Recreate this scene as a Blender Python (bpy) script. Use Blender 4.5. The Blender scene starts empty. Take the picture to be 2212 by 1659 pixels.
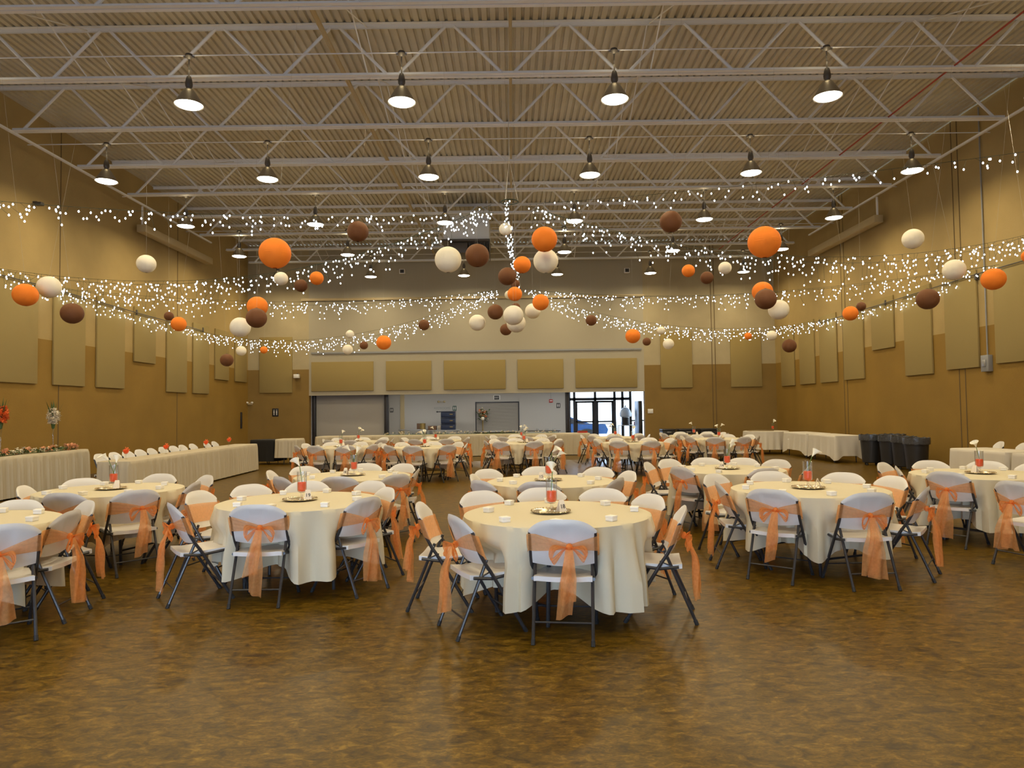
import bpy, bmesh, math, random
from mathutils import Vector, Matrix
PI = math.pi
random.seed(7)
scn = bpy.context.scene
col = scn.collection

# ------------------------------------------------------------------ camera
W_PX, H_PX, F_PX = 2212.0, 1659.0, 1520.0
EYE = Vector((0.0, 0.0, 1.61))
PITCH = math.atan(57.0 / F_PX)
ROLL = 0.013
CAMROT = Matrix.Rotation(PI / 2 + PITCH, 3, 'X') @ Matrix.Rotation(-ROLL, 3, 'Z')
cd = bpy.data.cameras.new('camera'); cam = bpy.data.objects.new('camera', cd)
col.objects.link(cam)
cam.matrix_world = Matrix.Translation(EYE) @ CAMROT.to_4x4()
cd.sensor_width = 36.0; cd.lens = F_PX / W_PX * 36.0
cd.clip_start = 0.05; cd.clip_end = 300
scn.camera = cam

# ------------------------------------------------------------------ view, world, big lights
vs = scn.view_settings
vs.view_transform = 'Standard'; vs.look = 'None'; vs.gamma = 1.0; vs.use_curve_mapping = False
vs.exposure = 0.0
world = bpy.data.worlds.new('daylight'); scn.world = world; world.use_nodes = True
bg = world.node_tree.nodes['Background']
bg.inputs[0].default_value = (0.72, 0.86, 1.0, 1); bg.inputs[1].default_value = 6.5

LAMP_W = 55.0          # each high bay lamp
LAMP_COL = (1.0, 0.80, 0.47)
DAY_COL = (0.42, 0.62, 1.0)

def area_light(name, loc, rot, sx, sy, power, color, spread=PI, shape='RECTANGLE'):
    ld = bpy.data.lights.new(name, 'AREA'); ld.shape = shape
    ld.size = sx
    if shape == 'RECTANGLE': ld.size_y = sy
    ld.energy = power; ld.color = color; ld.spread = spread
    o = bpy.data.objects.new(name, ld); col.objects.link(o)
    o.location = loc; o.rotation_euler = rot
    return o
# daylight through the glazed entrance wall behind the photographer and through the lobby doors
area_light('entrance_daylight', (-3.4, -4.9, 1.45), (PI / 2, 0, 0), 7.2, 2.5, 400.0, DAY_COL)
area_light('lobby_daylight', (3.7, 33.6, 1.35), (-PI / 2, 0, 0), 2.9, 2.0, 60.0, DAY_COL)

# ------------------------------------------------------------------ pixel helpers (2212 x 1659)
def ray(px, py):
    return (CAMROT @ Vector(((px - W_PX / 2) / F_PX, -(py - H_PX / 2) / F_PX, -1.0))).normalized()
def at_z(px, py, z):
    d = ray(px, py); t = (z - EYE.z) / d.z
    return EYE + d * t
def at_y(px, py, y):
    d = ray(px, py); return EYE + d * (y / d.y)
def at_x(px, py, x):
    d = ray(px, py); return EYE + d * (x / d.x)

# room size
XW, YB, YF = 10.97, 29.2, -5.0
ZJB, ZJT = 7.66, 8.62

# ------------------------------------------------------------------ materials
def new_mat(name):
    m = bpy.data.materials.new(name); m.use_nodes = True
    nt = m.node_tree; b = nt.nodes['Principled BSDF']
    return m, nt, b
def mat(name, colr, rough=0.6, metal=0.0, noise=0.0, nscale=8.0, bump=0.0, spec=0.5, trans=0.0):
    m, nt, b = new_mat(name)
    b.inputs['Roughness'].default_value = rough; b.inputs['Metallic'].default_value = metal
    b.inputs['Specular IOR Level'].default_value = spec
    tc = nt.nodes.new('ShaderNodeTexCoord'); nz = nt.nodes.new('ShaderNodeTexNoise')
    nz.inputs['Scale'].default_value = nscale; nz.inputs['Detail'].default_value = 4
    nt.links.new(tc.outputs['Object'], nz.inputs['Vector'])
    mx = nt.nodes.new('ShaderNodeMixRGB')
    n = max(noise, 0.03)
    mx.inputs[1].default_value = tuple(c * (1 - n) for c in colr) + (1,)
    mx.inputs[2].default_value = tuple(min(1, c * (1 + n)) for c in colr) + (1,)
    nt.links.new(nz.outputs['Fac'], mx.inputs[0]); nt.links.new(mx.outputs[0], b.inputs['Base Color'])
    if bump > 0:
        bp = nt.nodes.new('ShaderNodeBump'); bp.inputs['Strength'].default_value = bump
        bp.inputs['Distance'].default_value = 0.01
        nt.links.new(nz.outputs['Fac'], bp.inputs['Height']); nt.links.new(bp.outputs[0], b.inputs['Normal'])
    return m
def emit_mat(name, colr, s, sample=True):
    m = bpy.data.materials.new(name); m.use_nodes = True; nt = m.node_tree
    nt.nodes.clear(); e = nt.nodes.new('ShaderNodeEmission'); o = nt.nodes.new('ShaderNodeOutputMaterial')
    e.inputs[0].default_value = colr + (1,); e.inputs[1].default_value = s
    nt.links.new(e.outputs[0], o.inputs[0])
    if not sample: m.cycles.emission_sampling = 'NONE'
    return m
def sheer_mat(name, colr, alpha):
    m = bpy.data.materials.new(name); m.use_nodes = True; nt = m.node_tree
    nt.nodes.clear(); o = nt.nodes.new('ShaderNodeOutputMaterial')
    tr = nt.nodes.new('ShaderNodeBsdfTransparent'); df = nt.nodes.new('ShaderNodeBsdfDiffuse'); tl = nt.nodes.new('ShaderNodeBsdfTranslucent')
    tr.inputs[0].default_value = (1, 0.90, 0.78, 1)
    df.inputs[0].default_value = colr + (1,); tl.inputs[0].default_value = colr + (1,)
    a = nt.nodes.new('ShaderNodeMixShader'); a.inputs[0].default_value = 0.4
    nt.links.new(df.outputs[0], a.inputs[1]); nt.links.new(tl.outputs[0], a.inputs[2])
    b = nt.nodes.new('ShaderNodeMixShader')
    tc = nt.nodes.new('ShaderNodeTexCoord'); nz = nt.nodes.new('ShaderNodeTexNoise'); nz.inputs['Scale'].default_value = 45
    nz.inputs['Detail'].default_value = 3
    mr = nt.nodes.new('ShaderNodeMapRange'); mr.inputs[1].default_value = 0.3; mr.inputs[2].default_value = 0.7
    mr.inputs[3].default_value = alpha - 0.05; mr.inputs[4].default_value = alpha + 0.05
    nt.links.new(tc.outputs['Object'], nz.inputs['Vector']); nt.links.new(nz.outputs['Fac'], mr.inputs[0])
    nt.links.new(mr.outputs[0], b.inputs[0])
    nt.links.new(tr.outputs[0], b.inputs[1]); nt.links.new(a.outputs[0], b.inputs[2])
    nt.links.new(b.outputs[0], o.inputs[0]); return m
def glass_mat(name, tint=(0.92, 0.97, 0.97), gloss=0.12):
    m = bpy.data.materials.new(name); m.use_nodes = True; nt = m.node_tree
    nt.nodes.clear(); o = nt.nodes.new('ShaderNodeOutputMaterial')
    tr = nt.nodes.new('ShaderNodeBsdfTransparent'); gl = nt.nodes.new('ShaderNodeBsdfGlossy')
    tr.inputs[0].default_value = tint + (1,); gl.inputs['Roughness'].default_value = 0.03
    lw = nt.nodes.new('ShaderNodeLayerWeight'); lw.inputs[0].default_value = 0.35
    ma = nt.nodes.new('ShaderNodeMath'); ma.operation = 'MULTIPLY_ADD'; ma.inputs[1].default_value = 0.5; ma.inputs[2].default_value = gloss
    b = nt.nodes.new('ShaderNodeMixShader')
    nt.links.new(lw.outputs['Facing'], ma.inputs[0]); nt.links.new(ma.outputs[0], b.inputs[0])
    nt.links.new(tr.outputs[0], b.inputs[1]); nt.links.new(gl.outputs[0], b.inputs[2])
    nt.links.new(b.outputs[0], o.inputs[0]); return m
def floor_mat():
    m, nt, b = new_mat('mottled_brown_vinyl')
    tc = nt.nodes.new('ShaderNodeTexCoord')
    mp = nt.nodes.new('ShaderNodeMapping'); mp.inputs['Scale'].default_value = (1.0, 1.9, 1.0)
    nt.links.new(tc.outputs['Object'], mp.inputs[0])
    n1 = nt.nodes.new('ShaderNodeTexNoise'); n1.inputs['Scale'].default_value = 8.0; n1.inputs['Detail'].default_value = 9
    n1.inputs['Roughness'].default_value = 0.66; n1.inputs['Distortion'].default_value = 0.9
    n2 = nt.nodes.new('ShaderNodeTexNoise'); n2.inputs['Scale'].default_value = 26; n2.inputs['Detail'].default_value = 5
    n2.inputs['Distortion'].default_value = 1.5
    nt.links.new(mp.outputs[0], n1.inputs['Vector']); nt.links.new(mp.outputs[0], n2.inputs['Vector'])
    r1 = nt.nodes.new('ShaderNodeValToRGB')
    cr = r1.color_ramp
    cr.elements[0].position = 0.34; cr.elements[0].color = (0.042, 0.025, 0.003, 1)
    cr.elements[1].position = 0.66; cr.elements[1].color = (0.205, 0.132, 0.016, 1)
    e = cr.elements.new(0.47); e.color = (0.098, 0.059, 0.004, 1)
    e = cr.elements.new(0.58); e.color = (0.145, 0.086, 0.009, 1)
    nt.links.new(n1.outputs['Fac'], r1.inputs[0])
    r2 = nt.nodes.new('ShaderNodeValToRGB')
    r2.color_ramp.elements[0].position = 0.38; r2.color_ramp.elements[0].color = (0.62, 0.60, 0.50, 1)
    r2.color_ramp.elements[1].position = 0.66; r2.color_ramp.elements[1].color = (1.30, 1.2, 1.15, 1)
    nt.links.new(n2.outputs['Fac'], r2.inputs[0])
    mx = nt.nodes.new('ShaderNodeMixRGB'); mx.blend_type = 'MULTIPLY'; mx.inputs[0].default_value = 0.85
    nt.links.new(r1.outputs[0], mx.inputs[1]); nt.links.new(r2.outputs[0], mx.inputs[2])
    nt.links.new(mx.outputs[0], b.inputs['Base Color'])
    mr = nt.nodes.new('ShaderNodeMapRange'); mr.inputs[3].default_value = 0.26; mr.inputs[4].default_value = 0.42
    nt.links.new(n2.outputs['Fac'], mr.inputs[0]); nt.links.new(mr.outputs[0], b.inputs['Roughness'])
    b.inputs['Specular IOR Level'].default_value = 0.16
    return m
def wall_mat(name, low, high, z_split=3.42):
    m, nt, b = new_mat(name)
    tc = nt.nodes.new('ShaderNodeTexCoord'); sp = nt.nodes.new('ShaderNodeSeparateXYZ')
    nt.links.new(tc.outputs['Object'], sp.inputs[0])
    gt = nt.nodes.new('ShaderNodeMath'); gt.operation = 'GREATER_THAN'; gt.inputs[1].default_value = z_split
    nt.links.new(sp.outputs['Z'], gt.inputs[0])
    mx = nt.nodes.new('ShaderNodeMixRGB'); mx.inputs[1].default_value = low + (1,); mx.inputs[2].default_value = high + (1,)
    nt.links.new(gt.outputs[0], mx.inputs[0])
    nz = nt.nodes.new('ShaderNodeTexNoise'); nz.inputs['Scale'].default_value = 60; nz.inputs['Detail'].default_value = 6
    nb = nt.nodes.new('ShaderNodeTexNoise'); nb.inputs['Scale'].default_value = 0.9; nb.inputs['Detail'].default_value = 5
    nt.links.new(tc.outputs['Object'], nz.inputs['Vector']); nt.links.new(tc.outputs['Object'], nb.inputs['Vector'])
    mr = nt.nodes.new('ShaderNodeMapRange'); mr.inputs[1].default_value = 0.3; mr.inputs[2].default_value = 0.7
    mr.inputs[3].default_value = 0.90; mr.inputs[4].default_value = 1.08
    nt.links.new(nb.outputs['Fac'], mr.inputs[0])
    m2 = nt.nodes.new('ShaderNodeMixRGB'); m2.blend_type = 'MULTIPLY'; m2.inputs[0].default_value = 1
    nt.links.new(mx.outputs[0], m2.inputs[1]); nt.links.new(mr.outputs[0], m2.inputs[2])
    nt.links.new(m2.outputs[0], b.inputs['Base Color'])
    b.inputs['Roughness'].default_value = 0.75; b.inputs['Specular IOR Level'].default_value = 0.25
    bp = nt.nodes.new('ShaderNodeBump'); bp.inputs['Strength'].default_value = 0.35; bp.inputs['Distance'].default_value = 0.012
    nt.links.new(nz.outputs['Fac'], bp.inputs['Height']); nt.links.new(bp.outputs[0], b.inputs['Normal'])
    return m

M = {
 'floor': floor_mat(),
 'wall': wall_mat('sand_painted_concrete', (0.280, 0.170, 0.035), (0.42, 0.31, 0.130)),
 'wallback': wall_mat('sand_painted_block', (0.255, 0.165, 0.048), (0.44, 0.375, 0.235)),
 'header': mat('cream_painted_header', (0.40, 0.365, 0.275), 0.7, bump=0.1, nscale=50),
 'panel': mat('tan_fabric_panel', (0.33, 0.25, 0.095), 0.95, bump=0.3, nscale=140),
 'deck': mat('ribbed_steel_deck', (0.58, 0.54, 0.43), 0.55, noise=0.16, nscale=2.5),
 'steel': mat('white_painted_steel', (0.82, 0.84, 0.86), 0.5),
 'tansteel': mat('tan_painted_steel', (0.50, 0.40, 0.22), 0.45),
 'redpipe': mat('red_conduit', (0.42, 0.06, 0.03), 0.5),
 'seam': mat('dark_joint_sealant', (0.13, 0.085, 0.035), 0.8),
 'plastic': mat('white_moulded_plastic', (0.72, 0.71, 0.69), 0.42, bump=0.12, nscale=300),
 'tube': mat('grey_bronze_powder_coat', (0.045, 0.045, 0.048), 0.32, metal=0.3),
 'rubber': mat('black_rubber', (0.02, 0.02, 0.02), 0.7),
 'sash': sheer_mat('orange_organza', (1.0, 0.49, 0.19), 0.44),
 'bow': sheer_mat('gathered_orange_organza', (1.0, 0.39, 0.10), 0.64),
 'cloth': mat('ivory_tablecloth', (0.61, 0.555, 0.41), 0.85, bump=0.05, nscale=200),
 'white_cloth': mat('white_tablecloth', (0.64, 0.60, 0.52), 0.85, bump=0.05, nscale=200),
 'skirt': mat('ivory_table_skirt', (0.52, 0.46, 0.34), 0.8, bump=0.05, nscale=120),
 'black_cloth': mat('black_table_cover', (0.012, 0.012, 0.013), 0.85),
 'tabletop': mat('grey_laminate', (0.35, 0.34, 0.32), 0.5),
 'gold': mat('champagne_charger', (0.62, 0.52, 0.34), 0.22, metal=0.9),
 'glass': glass_mat('clear_glass', (0.97, 0.98, 0.98), 0.04),
 'pane': glass_mat('window_glass', (0.97, 0.99, 1.0), 0.03),
 'beads': mat('orange_gel_beads', (1.0, 0.085, 0.006), 0.35, noise=0.1, nscale=90, bump=0.6),
 'lily': mat('white_calla', (0.88, 0.86, 0.74), 0.5),
 'stem': mat('green_stem', (0.10, 0.20, 0.04), 0.6),
 'leaf': mat('green_leaf', (0.055, 0.11, 0.028), 0.6, noise=0.3),
 'card': mat('ivory_card', (0.82, 0.74, 0.62), 0.8),
 'ink': mat('dark_ink', (0.03, 0.025, 0.02), 0.7),
 'favor': mat('white_favor_box', (0.85, 0.83, 0.78), 0.6),
 'ribbon': mat('cream_ribbon', (0.66, 0.55, 0.40), 0.5),
 'l_orange': mat('orange_paper', (1.0, 0.25, 0.018), 0.8, noise=0.05),
 'l_brown': mat('brown_paper', (0.16, 0.060, 0.018), 0.75, noise=0.10),
 'l_white': mat('white_paper', (0.90, 0.85, 0.70), 0.8),
 'thread': mat('pale_thread', (0.5, 0.48, 0.44), 0.7),
 'wire': mat('dark_green_wire', (0.012, 0.03, 0.015), 0.6),
 'bulb': emit_mat('cool_white_bulb', (0.84, 0.92, 1.0), 9.0, False),
 'lens': emit_mat('glowing_lens', (1.0, 0.93, 0.78), 14.0, False),
 'reflector': mat('grey_spun_aluminium', (0.30, 0.27, 0.21), 0.4, metal=0.5),
 'ballast': mat('dark_cast_housing', (0.11, 0.10, 0.09), 0.5, metal=0.4),
 'lobbywall': mat('lobby_grey_paint', (0.47, 0.46, 0.44), 0.8, bump=0.1, nscale=80),
 'partition': mat('grey_partition_fabric', (0.40, 0.39, 0.37), 0.9, bump=0.2, nscale=120),
 'dark': mat('dark_bronze_frame', (0.02, 0.018, 0.02), 0.4),
 'shutter': mat('grey_roll_shutter', (0.30, 0.28, 0.25), 0.45, noise=0.1, nscale=40),
 'signblack': mat('black_sign', (0.015, 0.015, 0.018), 0.5),
 'signwhite': mat('white_sign', (0.8, 0.8, 0.78), 0.5),
 'signgreen': mat('dark_green_sign', (0.03, 0.09, 0.07), 0.5),
 'red': mat('red_enamel', (0.45, 0.03, 0.02), 0.4),
 'cart': mat('black_insulated_plastic', (0.012, 0.02, 0.05), 0.35),
 'bin': mat('charcoal_bin_plastic', (0.025, 0.025, 0.028), 0.4),
 'liner': mat('clear_bin_liner', (0.07, 0.075, 0.085), 0.12, noise=0.7, nscale=30, bump=0.6),
 'hvac': mat('galvanised_unit', (0.78, 0.84, 0.90), 0.5),
 'wood': mat('brown_box_board', (0.11, 0.055, 0.025), 0.6),
 'wicker': mat('gold_tin', (0.30, 0.21, 0.07), 0.4, metal=0.4),
 'petal_o': mat('orange_petals', (0.90, 0.22, 0.05), 0.6, noise=0.2),
 'petal_w': mat('cream_petals', (0.82, 0.75, 0.60), 0.6),
 'petal_p': mat('peach_petals', (0.85, 0.45, 0.25), 0.6, noise=0.2),
 'carpaint': mat('blue_car_paint', (0.05, 0.12, 0.30), 0.25, metal=0.3),
 'asphalt': mat('asphalt', (0.25, 0.26, 0.27), 0.9, noise=0.2, nscale=30),
 'foliage': mat('tree_foliage', (0.10, 0.17, 0.06), 0.8, noise=0.5, nscale=6),
 'bark': mat('bark', (0.10, 0.07, 0.05), 0.9),
 'steelgrey': mat('stainless_steel', (0.45, 0.46, 0.48), 0.3, metal=0.7),
 'bluewhite': mat('translucent_jug_plastic', (0.45, 0.55, 0.70), 0.3),
 'wallbox': mat('grey_junction_box', (0.30, 0.31, 0.32), 0.5, metal=0.3),
}

# ------------------------------------------------------------------ mesh builder
class MB:
    def __init__(s): s.v = []; s.f = []
    def add(s, vs, fs):
        n = len(s.v); s.v += [tuple(p) for p in vs]; s.f += [tuple(i + n for i in f) for f in fs]; return s
    def box(s, x0, x1, y0, y1, z0, z1):
        return s.add([(x0,y0,z0),(x1,y0,z0),(x1,y1,z0),(x0,y1,z0),(x0,y0,z1),(x1,y0,z1),(x1,y1,z1),(x0,y1,z1)],
                     [(0,3,2,1),(4,5,6,7),(0,1,5,4),(1,2,6,5),(2,3,7,6),(3,0,4,7)])
    def rbox(s, x0, x1, y0, y1, z0, z1, r=0.005, seg=2):
        bm = bmesh.new()
        bmesh.ops.create_cube(bm, size=1)
        for v in bm.verts:
            v.co = ((x0+x1)/2 + v.co.x*(x1-x0), (y0+y1)/2 + v.co.y*(y1-y0), (z0+z1)/2 + v.co.z*(z1-z0))
        bmesh.ops.bevel(bm, geom=bm.edges[:], offset=r, segments=seg, profile=0.5, affect='EDGES')
        bm.verts.index_update()
        s.add([v.co[:] for v in bm.verts], [[v.index for v in f.verts] for f in bm.faces]); bm.free(); return s
    def tube(s, pts, r, n=8, cap=True):
        pts = [Vector(p) for p in pts]; rs = r if isinstance(r, (list, tuple)) else [r] * len(pts)
        base = len(s.v); up = None
        for i, p in enumerate(pts):
            d = (pts[min(i+1, len(pts)-1)] - pts[max(i-1, 0)]).normalized()
            if up is None:
                up = Vector((0,0,1)) if abs(d.z) < 0.9 else Vector((1,0,0))
            a = d.cross(up).normalized(); b = a.cross(d).normalized(); up = b
            for k in range(n):
                t = 2*PI*k/n
                s.v.append(tuple(p + (a*math.cos(t) + b*math.sin(t)) * rs[i]))
        for i in range(len(pts)-1):
            for k in range(n):
                s.f.append((base+i*n+k, base+i*n+(k+1)%n, base+(i+1)*n+(k+1)%n, base+(i+1)*n+k))
        if cap:
            s.f.append(tuple(base+k for k in range(n))[::-1]); s.f.append(tuple(base+(len(pts)-1)*n+k for k in range(n)))
        return s
    def lathe(s, prof, n=24, c=(0,0,0)):
        base = len(s.v)
        for (r, z) in prof:
            for k in range(n):
                t = 2*PI*k/n; s.v.append((c[0]+r*math.cos(t), c[1]+r*math.sin(t), c[2]+z))
        for i in range(len(prof)-1):
            for k in range(n):
                s.f.append((base+i*n+k, base+i*n+(k+1)%n, base+(i+1)*n+(k+1)%n, base+(i+1)*n+k))
        return s
    def grid(s, fn, nu, nv):
        base = len(s.v)
        for i in range(nu+1):
            for j in range(nv+1): s.v.append(tuple(fn(i/nu, j/nv)))
        for i in range(nu):
            for j in range(nv):
                a = base+i*(nv+1)+j
                s.f.append((a, a+nv+1, a+nv+2, a+1))
        return s
    def ball(s, c, r, n=8, m=6, sz=1.0):
        return s.lathe([(max(1e-4, r*math.sin(PI*i/m)), -r*sz*math.cos(PI*i/m)) for i in range(m+1)], n, c)
    def blossom(s, c, r, n=6, rnd=random):
        for k in range(n):
            a = rnd.uniform(0, 2*PI); e = rnd.uniform(-0.6, 1.2)
            d = Vector((math.cos(a)*math.cos(e), math.sin(a)*math.cos(e), math.sin(e)))
            t = d.cross(Vector((0.1,0.2,1))).normalized(); u = d.cross(t)
            c0 = Vector(c)
            s.add([c0, c0+d*r*.6+t*r*.38, c0+d*r+u*r*.15, c0+d*r*.6-t*r*.38, c0+d*r*.55+u*r*.18],
                  [(0,1,4),(1,2,4),(2,3,4),(3,0,4)])
        return s
    def mesh(s, name, m, smooth=35):
        me = bpy.data.meshes.new(name); me.from_pydata(s.v, [], s.f); me.materials.append(m)
        me.validate()
        if smooth:
            me.polygons.foreach_set('use_smooth', [True]*len(me.polygons))
            me.set_sharp_from_angle(angle=math.radians(smooth))
        me.update(); return me
    def build(s, name, m, parent=None, smooth=35):
        return link(name, s.mesh(name, m, smooth), parent)
def link(name, data, parent=None, loc=None):
    o = bpy.data.objects.new(name, data); col.objects.link(o)
    if parent: o.parent = parent
    if loc is not None: o.location = loc
    return o
def tag(o, label, cat, group=None, kind=None):
    o['label'] = label; o['category'] = cat
    if group: o['group'] = group
    if kind: o['kind'] = kind
    return o
def thing(name, label, cat, loc=(0,0,0), rotz=0, group=None):
    o = bpy.data.objects.new(name, None); o.empty_display_size = 0.1; col.objects.link(o)
    o.location = loc; o.rotation_euler = (0,0,rotz); return tag(o, label, cat, group)
def structure(name, mb, m, smooth=35):
    o = mb.build(name, m, None, smooth); o['kind'] = 'structure'; return o
KIDS = {}
def kids(o): return [c for c in o.children]
def dup(root, loc=None, rotz=None, label=None, group=None, scale=None, tree=None):
    def cp(o, par):
        c = o.copy(); col.objects.link(c)
        if par: c.parent = par
        for ch in TREE[o.name]: cp(ch, c)
        return c
    r = cp(root, None)
    if loc is not None: r.location = loc
    if rotz is not None: r.rotation_euler = (0,0,rotz)
    if label: r['label'] = label
    if group: r['group'] = group
    if scale: r.scale = scale
    return r
TREE = {}
def freeze(root):
    def rec(o):
        TREE[o.name] = list(o.children)
        for c in o.children: rec(c)
    rec(root); return root
def text_part(name, s, size, m, parent, loc, rot, depth=0.0008, align='CENTER'):
    c = bpy.data.curves.new(name, 'FONT'); c.body = s; c.size = size; c.extrude = depth
    c.align_x = align; c.align_y = 'CENTER'; c.materials.append(m)
    tmp = bpy.data.objects.new(name, c)
    me = bpy.data.meshes.new_from_object(tmp); bpy.data.objects.remove(tmp)
    me.name = name
    if not me.materials: me.materials.append(m)
    o = link(name, me, parent, loc); o.rotation_euler = rot; return o

# ------------------------------------------------------------------ room shell
structure('floor', MB().box(-XW-0.3, XW+0.3, YF, YB+12.0-8.0+2.0, -0.15, 0.0), M['floor'])
structure('wall_left', MB().box(-XW-0.3, -XW, YF, YB, 0, ZJT), M['wall'])
structure('wall_right', MB().box(XW, XW+0.3, YF, YB, 0, ZJT), M['wall'])
OX0, OX1 = -8.43, 5.50          # opening to the lobby
OZ = 2.33
wb = MB()
wb.box(-XW-0.3, OX0, YB, YB+0.3, 0, ZJT); wb.box(OX1, XW+0.3, YB, YB+0.3, 0, ZJT)
structure('wall_back', wb, M['wallback'])
structure('wall_header', MB().box(OX0, OX1, YB, YB+0.3, OZ, ZJT), M['header'])
wf = MB()
wf.box(-XW-0.3, -7.2, YF-0.3, YF, 0, ZJT); wf.box(2.2, XW+0.3, YF-0.3, YF, 0, ZJT); wf.box(-7.2, 2.2, YF-0.3, YF, 2.8, ZJT)
structure('wall_front', wf, M['wall'])
fr = MB()
for x in (-7.2, -5.35, -3.5, -1.65, 0.2, 2.14): fr.box(x, x+0.06, YF-0.2, YF-0.1, 0, 2.8)
for z in (0, 2.1, 2.74): fr.box(-7.2, 2.2, YF-0.2, YF-0.1, z, z+0.06)
w1 = structure('window_1', fr, M['dark'])
MB().box(-7.2, 2.2, YF-0.155, YF-0.145, 0.05, 2.75).build('pane', M['pane'], w1)
# ribbed deck
dk = MB(); p = 0.1524; n = int(2*XW/p)+1; prof = []
for i in range(n):
    x = -XW + i*p
    prof += [(x, 0), (x+0.088, 0), (x+0.100, 0.045), (x+0.140, 0.045)]
prof = [q for q in prof if q[0] <= XW]
vs_, fs_ = [], []
for (x, z) in prof: vs_ += [(x, YF, ZJT+z), (x, YB, ZJT+z)]
for i in range(len(prof)-1): fs_.append((2*i, 2*i+1, 2*i+3, 2*i+2))
dk.add(vs_, fs_)
structure('ceiling', dk, M['deck'], smooth=0)
structure('ceiling_roof', MB().box(-XW-0.3, XW+0.3, YF-0.3, YB+0.3, ZJT+0.06, ZJT+0.3), M['deck'])
# joints and rails on walls
tn = [0]
def trim(mb, m):
    tn[0] += 1; return structure('trim_%d' % tn[0], mb, m)
for px in (535+22, 1541, 1533):
    pass
for (px, py) in ((1548, 900), (1541, 900)):
    q = at_y(px, py, YB); trim(MB().box(q.x-0.012, q.x+0.012, YB-0.012, YB, 0, ZJT), M['seam'])
for (px, py) in ((1826, 900), (1833, 900), (2076, 900), (2089, 900)):
    q = at_x(px, py, XW); trim(MB().box(XW-0.008, XW, q.y-0.012, q.y+0.012, 0, ZJT), M['seam'])
for (px, py) in ((382, 900), (126, 860)):
    q = at_x(px, py, -XW); trim(MB().box(-XW, -XW+0.008, q.y-0.012, q.y+0.012, 0, ZJT), M['seam'])
trim(MB().box(OX0+0.1, OX1-0.1, YB-0.05, YB, 4.06, 4.13), M['wallbox'])
trim(MB().box(OX0-0.3, OX1+0.05, YB-0.10, YB, 6.27, 6.37), M['tansteel'])
for s, nm in ((-1, 'baseboard_left'), (1, 'baseboard_right')):
    structure(nm, MB().box(min(s*XW, s*(XW-0.015)), max(s*XW, s*(XW-0.015)), YF, YB, 0, 0.10), M['seam'])
structure('baseboard_back', MB().box(OX1, XW, YB-0.015, YB, 0, 0.10).box(-XW, OX0, YB-0.015, YB, 0, 0.10), M['seam'])

# ------------------------------------------------------------------ roof joists
JY = [10.25 + 2.23*k for k in range(9)]
JY = [10.25 - 2.23*k for k in range(6, 0, -1)] + JY
PAN = 2.08
def make_joist():
    j = thing('roof_joist', 'x', 'joist', (0, 0, 0), 0, 'white steel roof joists')
    t = MB()
    for s in (-1, 1):
        t.box(min(s*0.012, s*0.062), max(s*0.012, s*0.062), 0, 0, 0, 0) if False else None
    # chords are pairs of angles, built along X
    for (nm, z, L, up) in (('top_chord', ZJT-0.005, XW-0.02, -1), ('bottom_chord', ZJB, XW-0.45, 1)):
        m = MB()
        for s in (-1, 1):
            ya, yb = (0.012, 0.088) if s > 0 else (-0.088, -0.012)
            m.box(-L, L, ya, yb, z-(0.008 if up > 0 else 0.008), z)
            yc = (0.012, 0.02) if s > 0 else (-0.02, -0.012)
            m.box(-L, L, yc[0], yc[1], *( (z, z+0.065) if up > 0 else (z-0.07, z-0.008)))
        m.build(nm, M['steel'], j)
    for k in range(-5, 6):
        for s in (-1, 1):
            xb, xt = k*PAN, (k + s*0.5)*PAN
            if abs(xt) > XW-0.1: continue
            xb2 = xb + s*0.10; xt2 = xt - s*0.08
            MB().tube([(xb2, 0, ZJB+0.03), (xt2, 0, ZJT-0.05)], 0.030, 6).build('web_member', M['steel'], j)
    for x in (-7.6, -2.55, 2.55, 7.6):
        MB().tube([(x-0.02, 0.03, ZJT-0.06), (x+0.02, 2.20, ZJB+0.05)], 0.013, 5).tube([(x+0.05, 0.03, ZJB+0.05), (x+0.01, 2.20, ZJT-0.06)], 0.013, 5).build('cross_bridging', M['steel'], j)
    return freeze(j)
j0 = make_joist()
ords = ['first', 'second', 'third', 'fourth', 'fifth', 'sixth', 'seventh', 'eighth', 'ninth', 'tenth', 'eleventh', 'twelfth']
vis = 0
for i, y in enumerate(JY):
    if y > 10:
        lab = '%s white open-web steel joist from the top of the view' % ords[vis]; vis += 1
    else:
        lab = 'white open-web steel joist above and behind the photographer'
    if i == 0: j0.location = (0, y, 0); j0['label'] = lab; 
    else: dup(j0, (0, y, 0), 0, lab)
# ledger rails along side walls, bridging lines
for s, nm in ((-1, 'left'), (1, 'right')):
    o = MB().box(min(s*(XW-0.5), s*(XW-0.44)), max(s*(XW-0.5), s*(XW-0.44)), YF, 24.5, ZJB-0.055, ZJB-0.012).build('bridging_rail', M['steel'])
    tag(o, 'long white bridging rail linking joist ends by the %s wall' % nm, 'rail')
# pipes
o = MB().tube([(-3.15, YF, 8.12), (-3.15, YB, 8.12)], 0.045, 10).build('ceiling_pipe', M['tansteel']); tag(o, 'tan ceiling pipe running to the back left of centre', 'pipe')
o = MB().tube([(0.05, YF, 8.2), (0.05, YB, 8.2)], 0.028, 8).build('ceiling_pipe', M['tansteel']); tag(o, 'thin tan ceiling pipe running down the middle', 'pipe')
o = MB().tube([(8.05, YF, 7.72), (8.05, 27.0, 7.72)], 0.016, 6).build('red_cable', M['redpipe']); tag(o, 'thin red cable running to the back on the right', 'cable')
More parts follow.
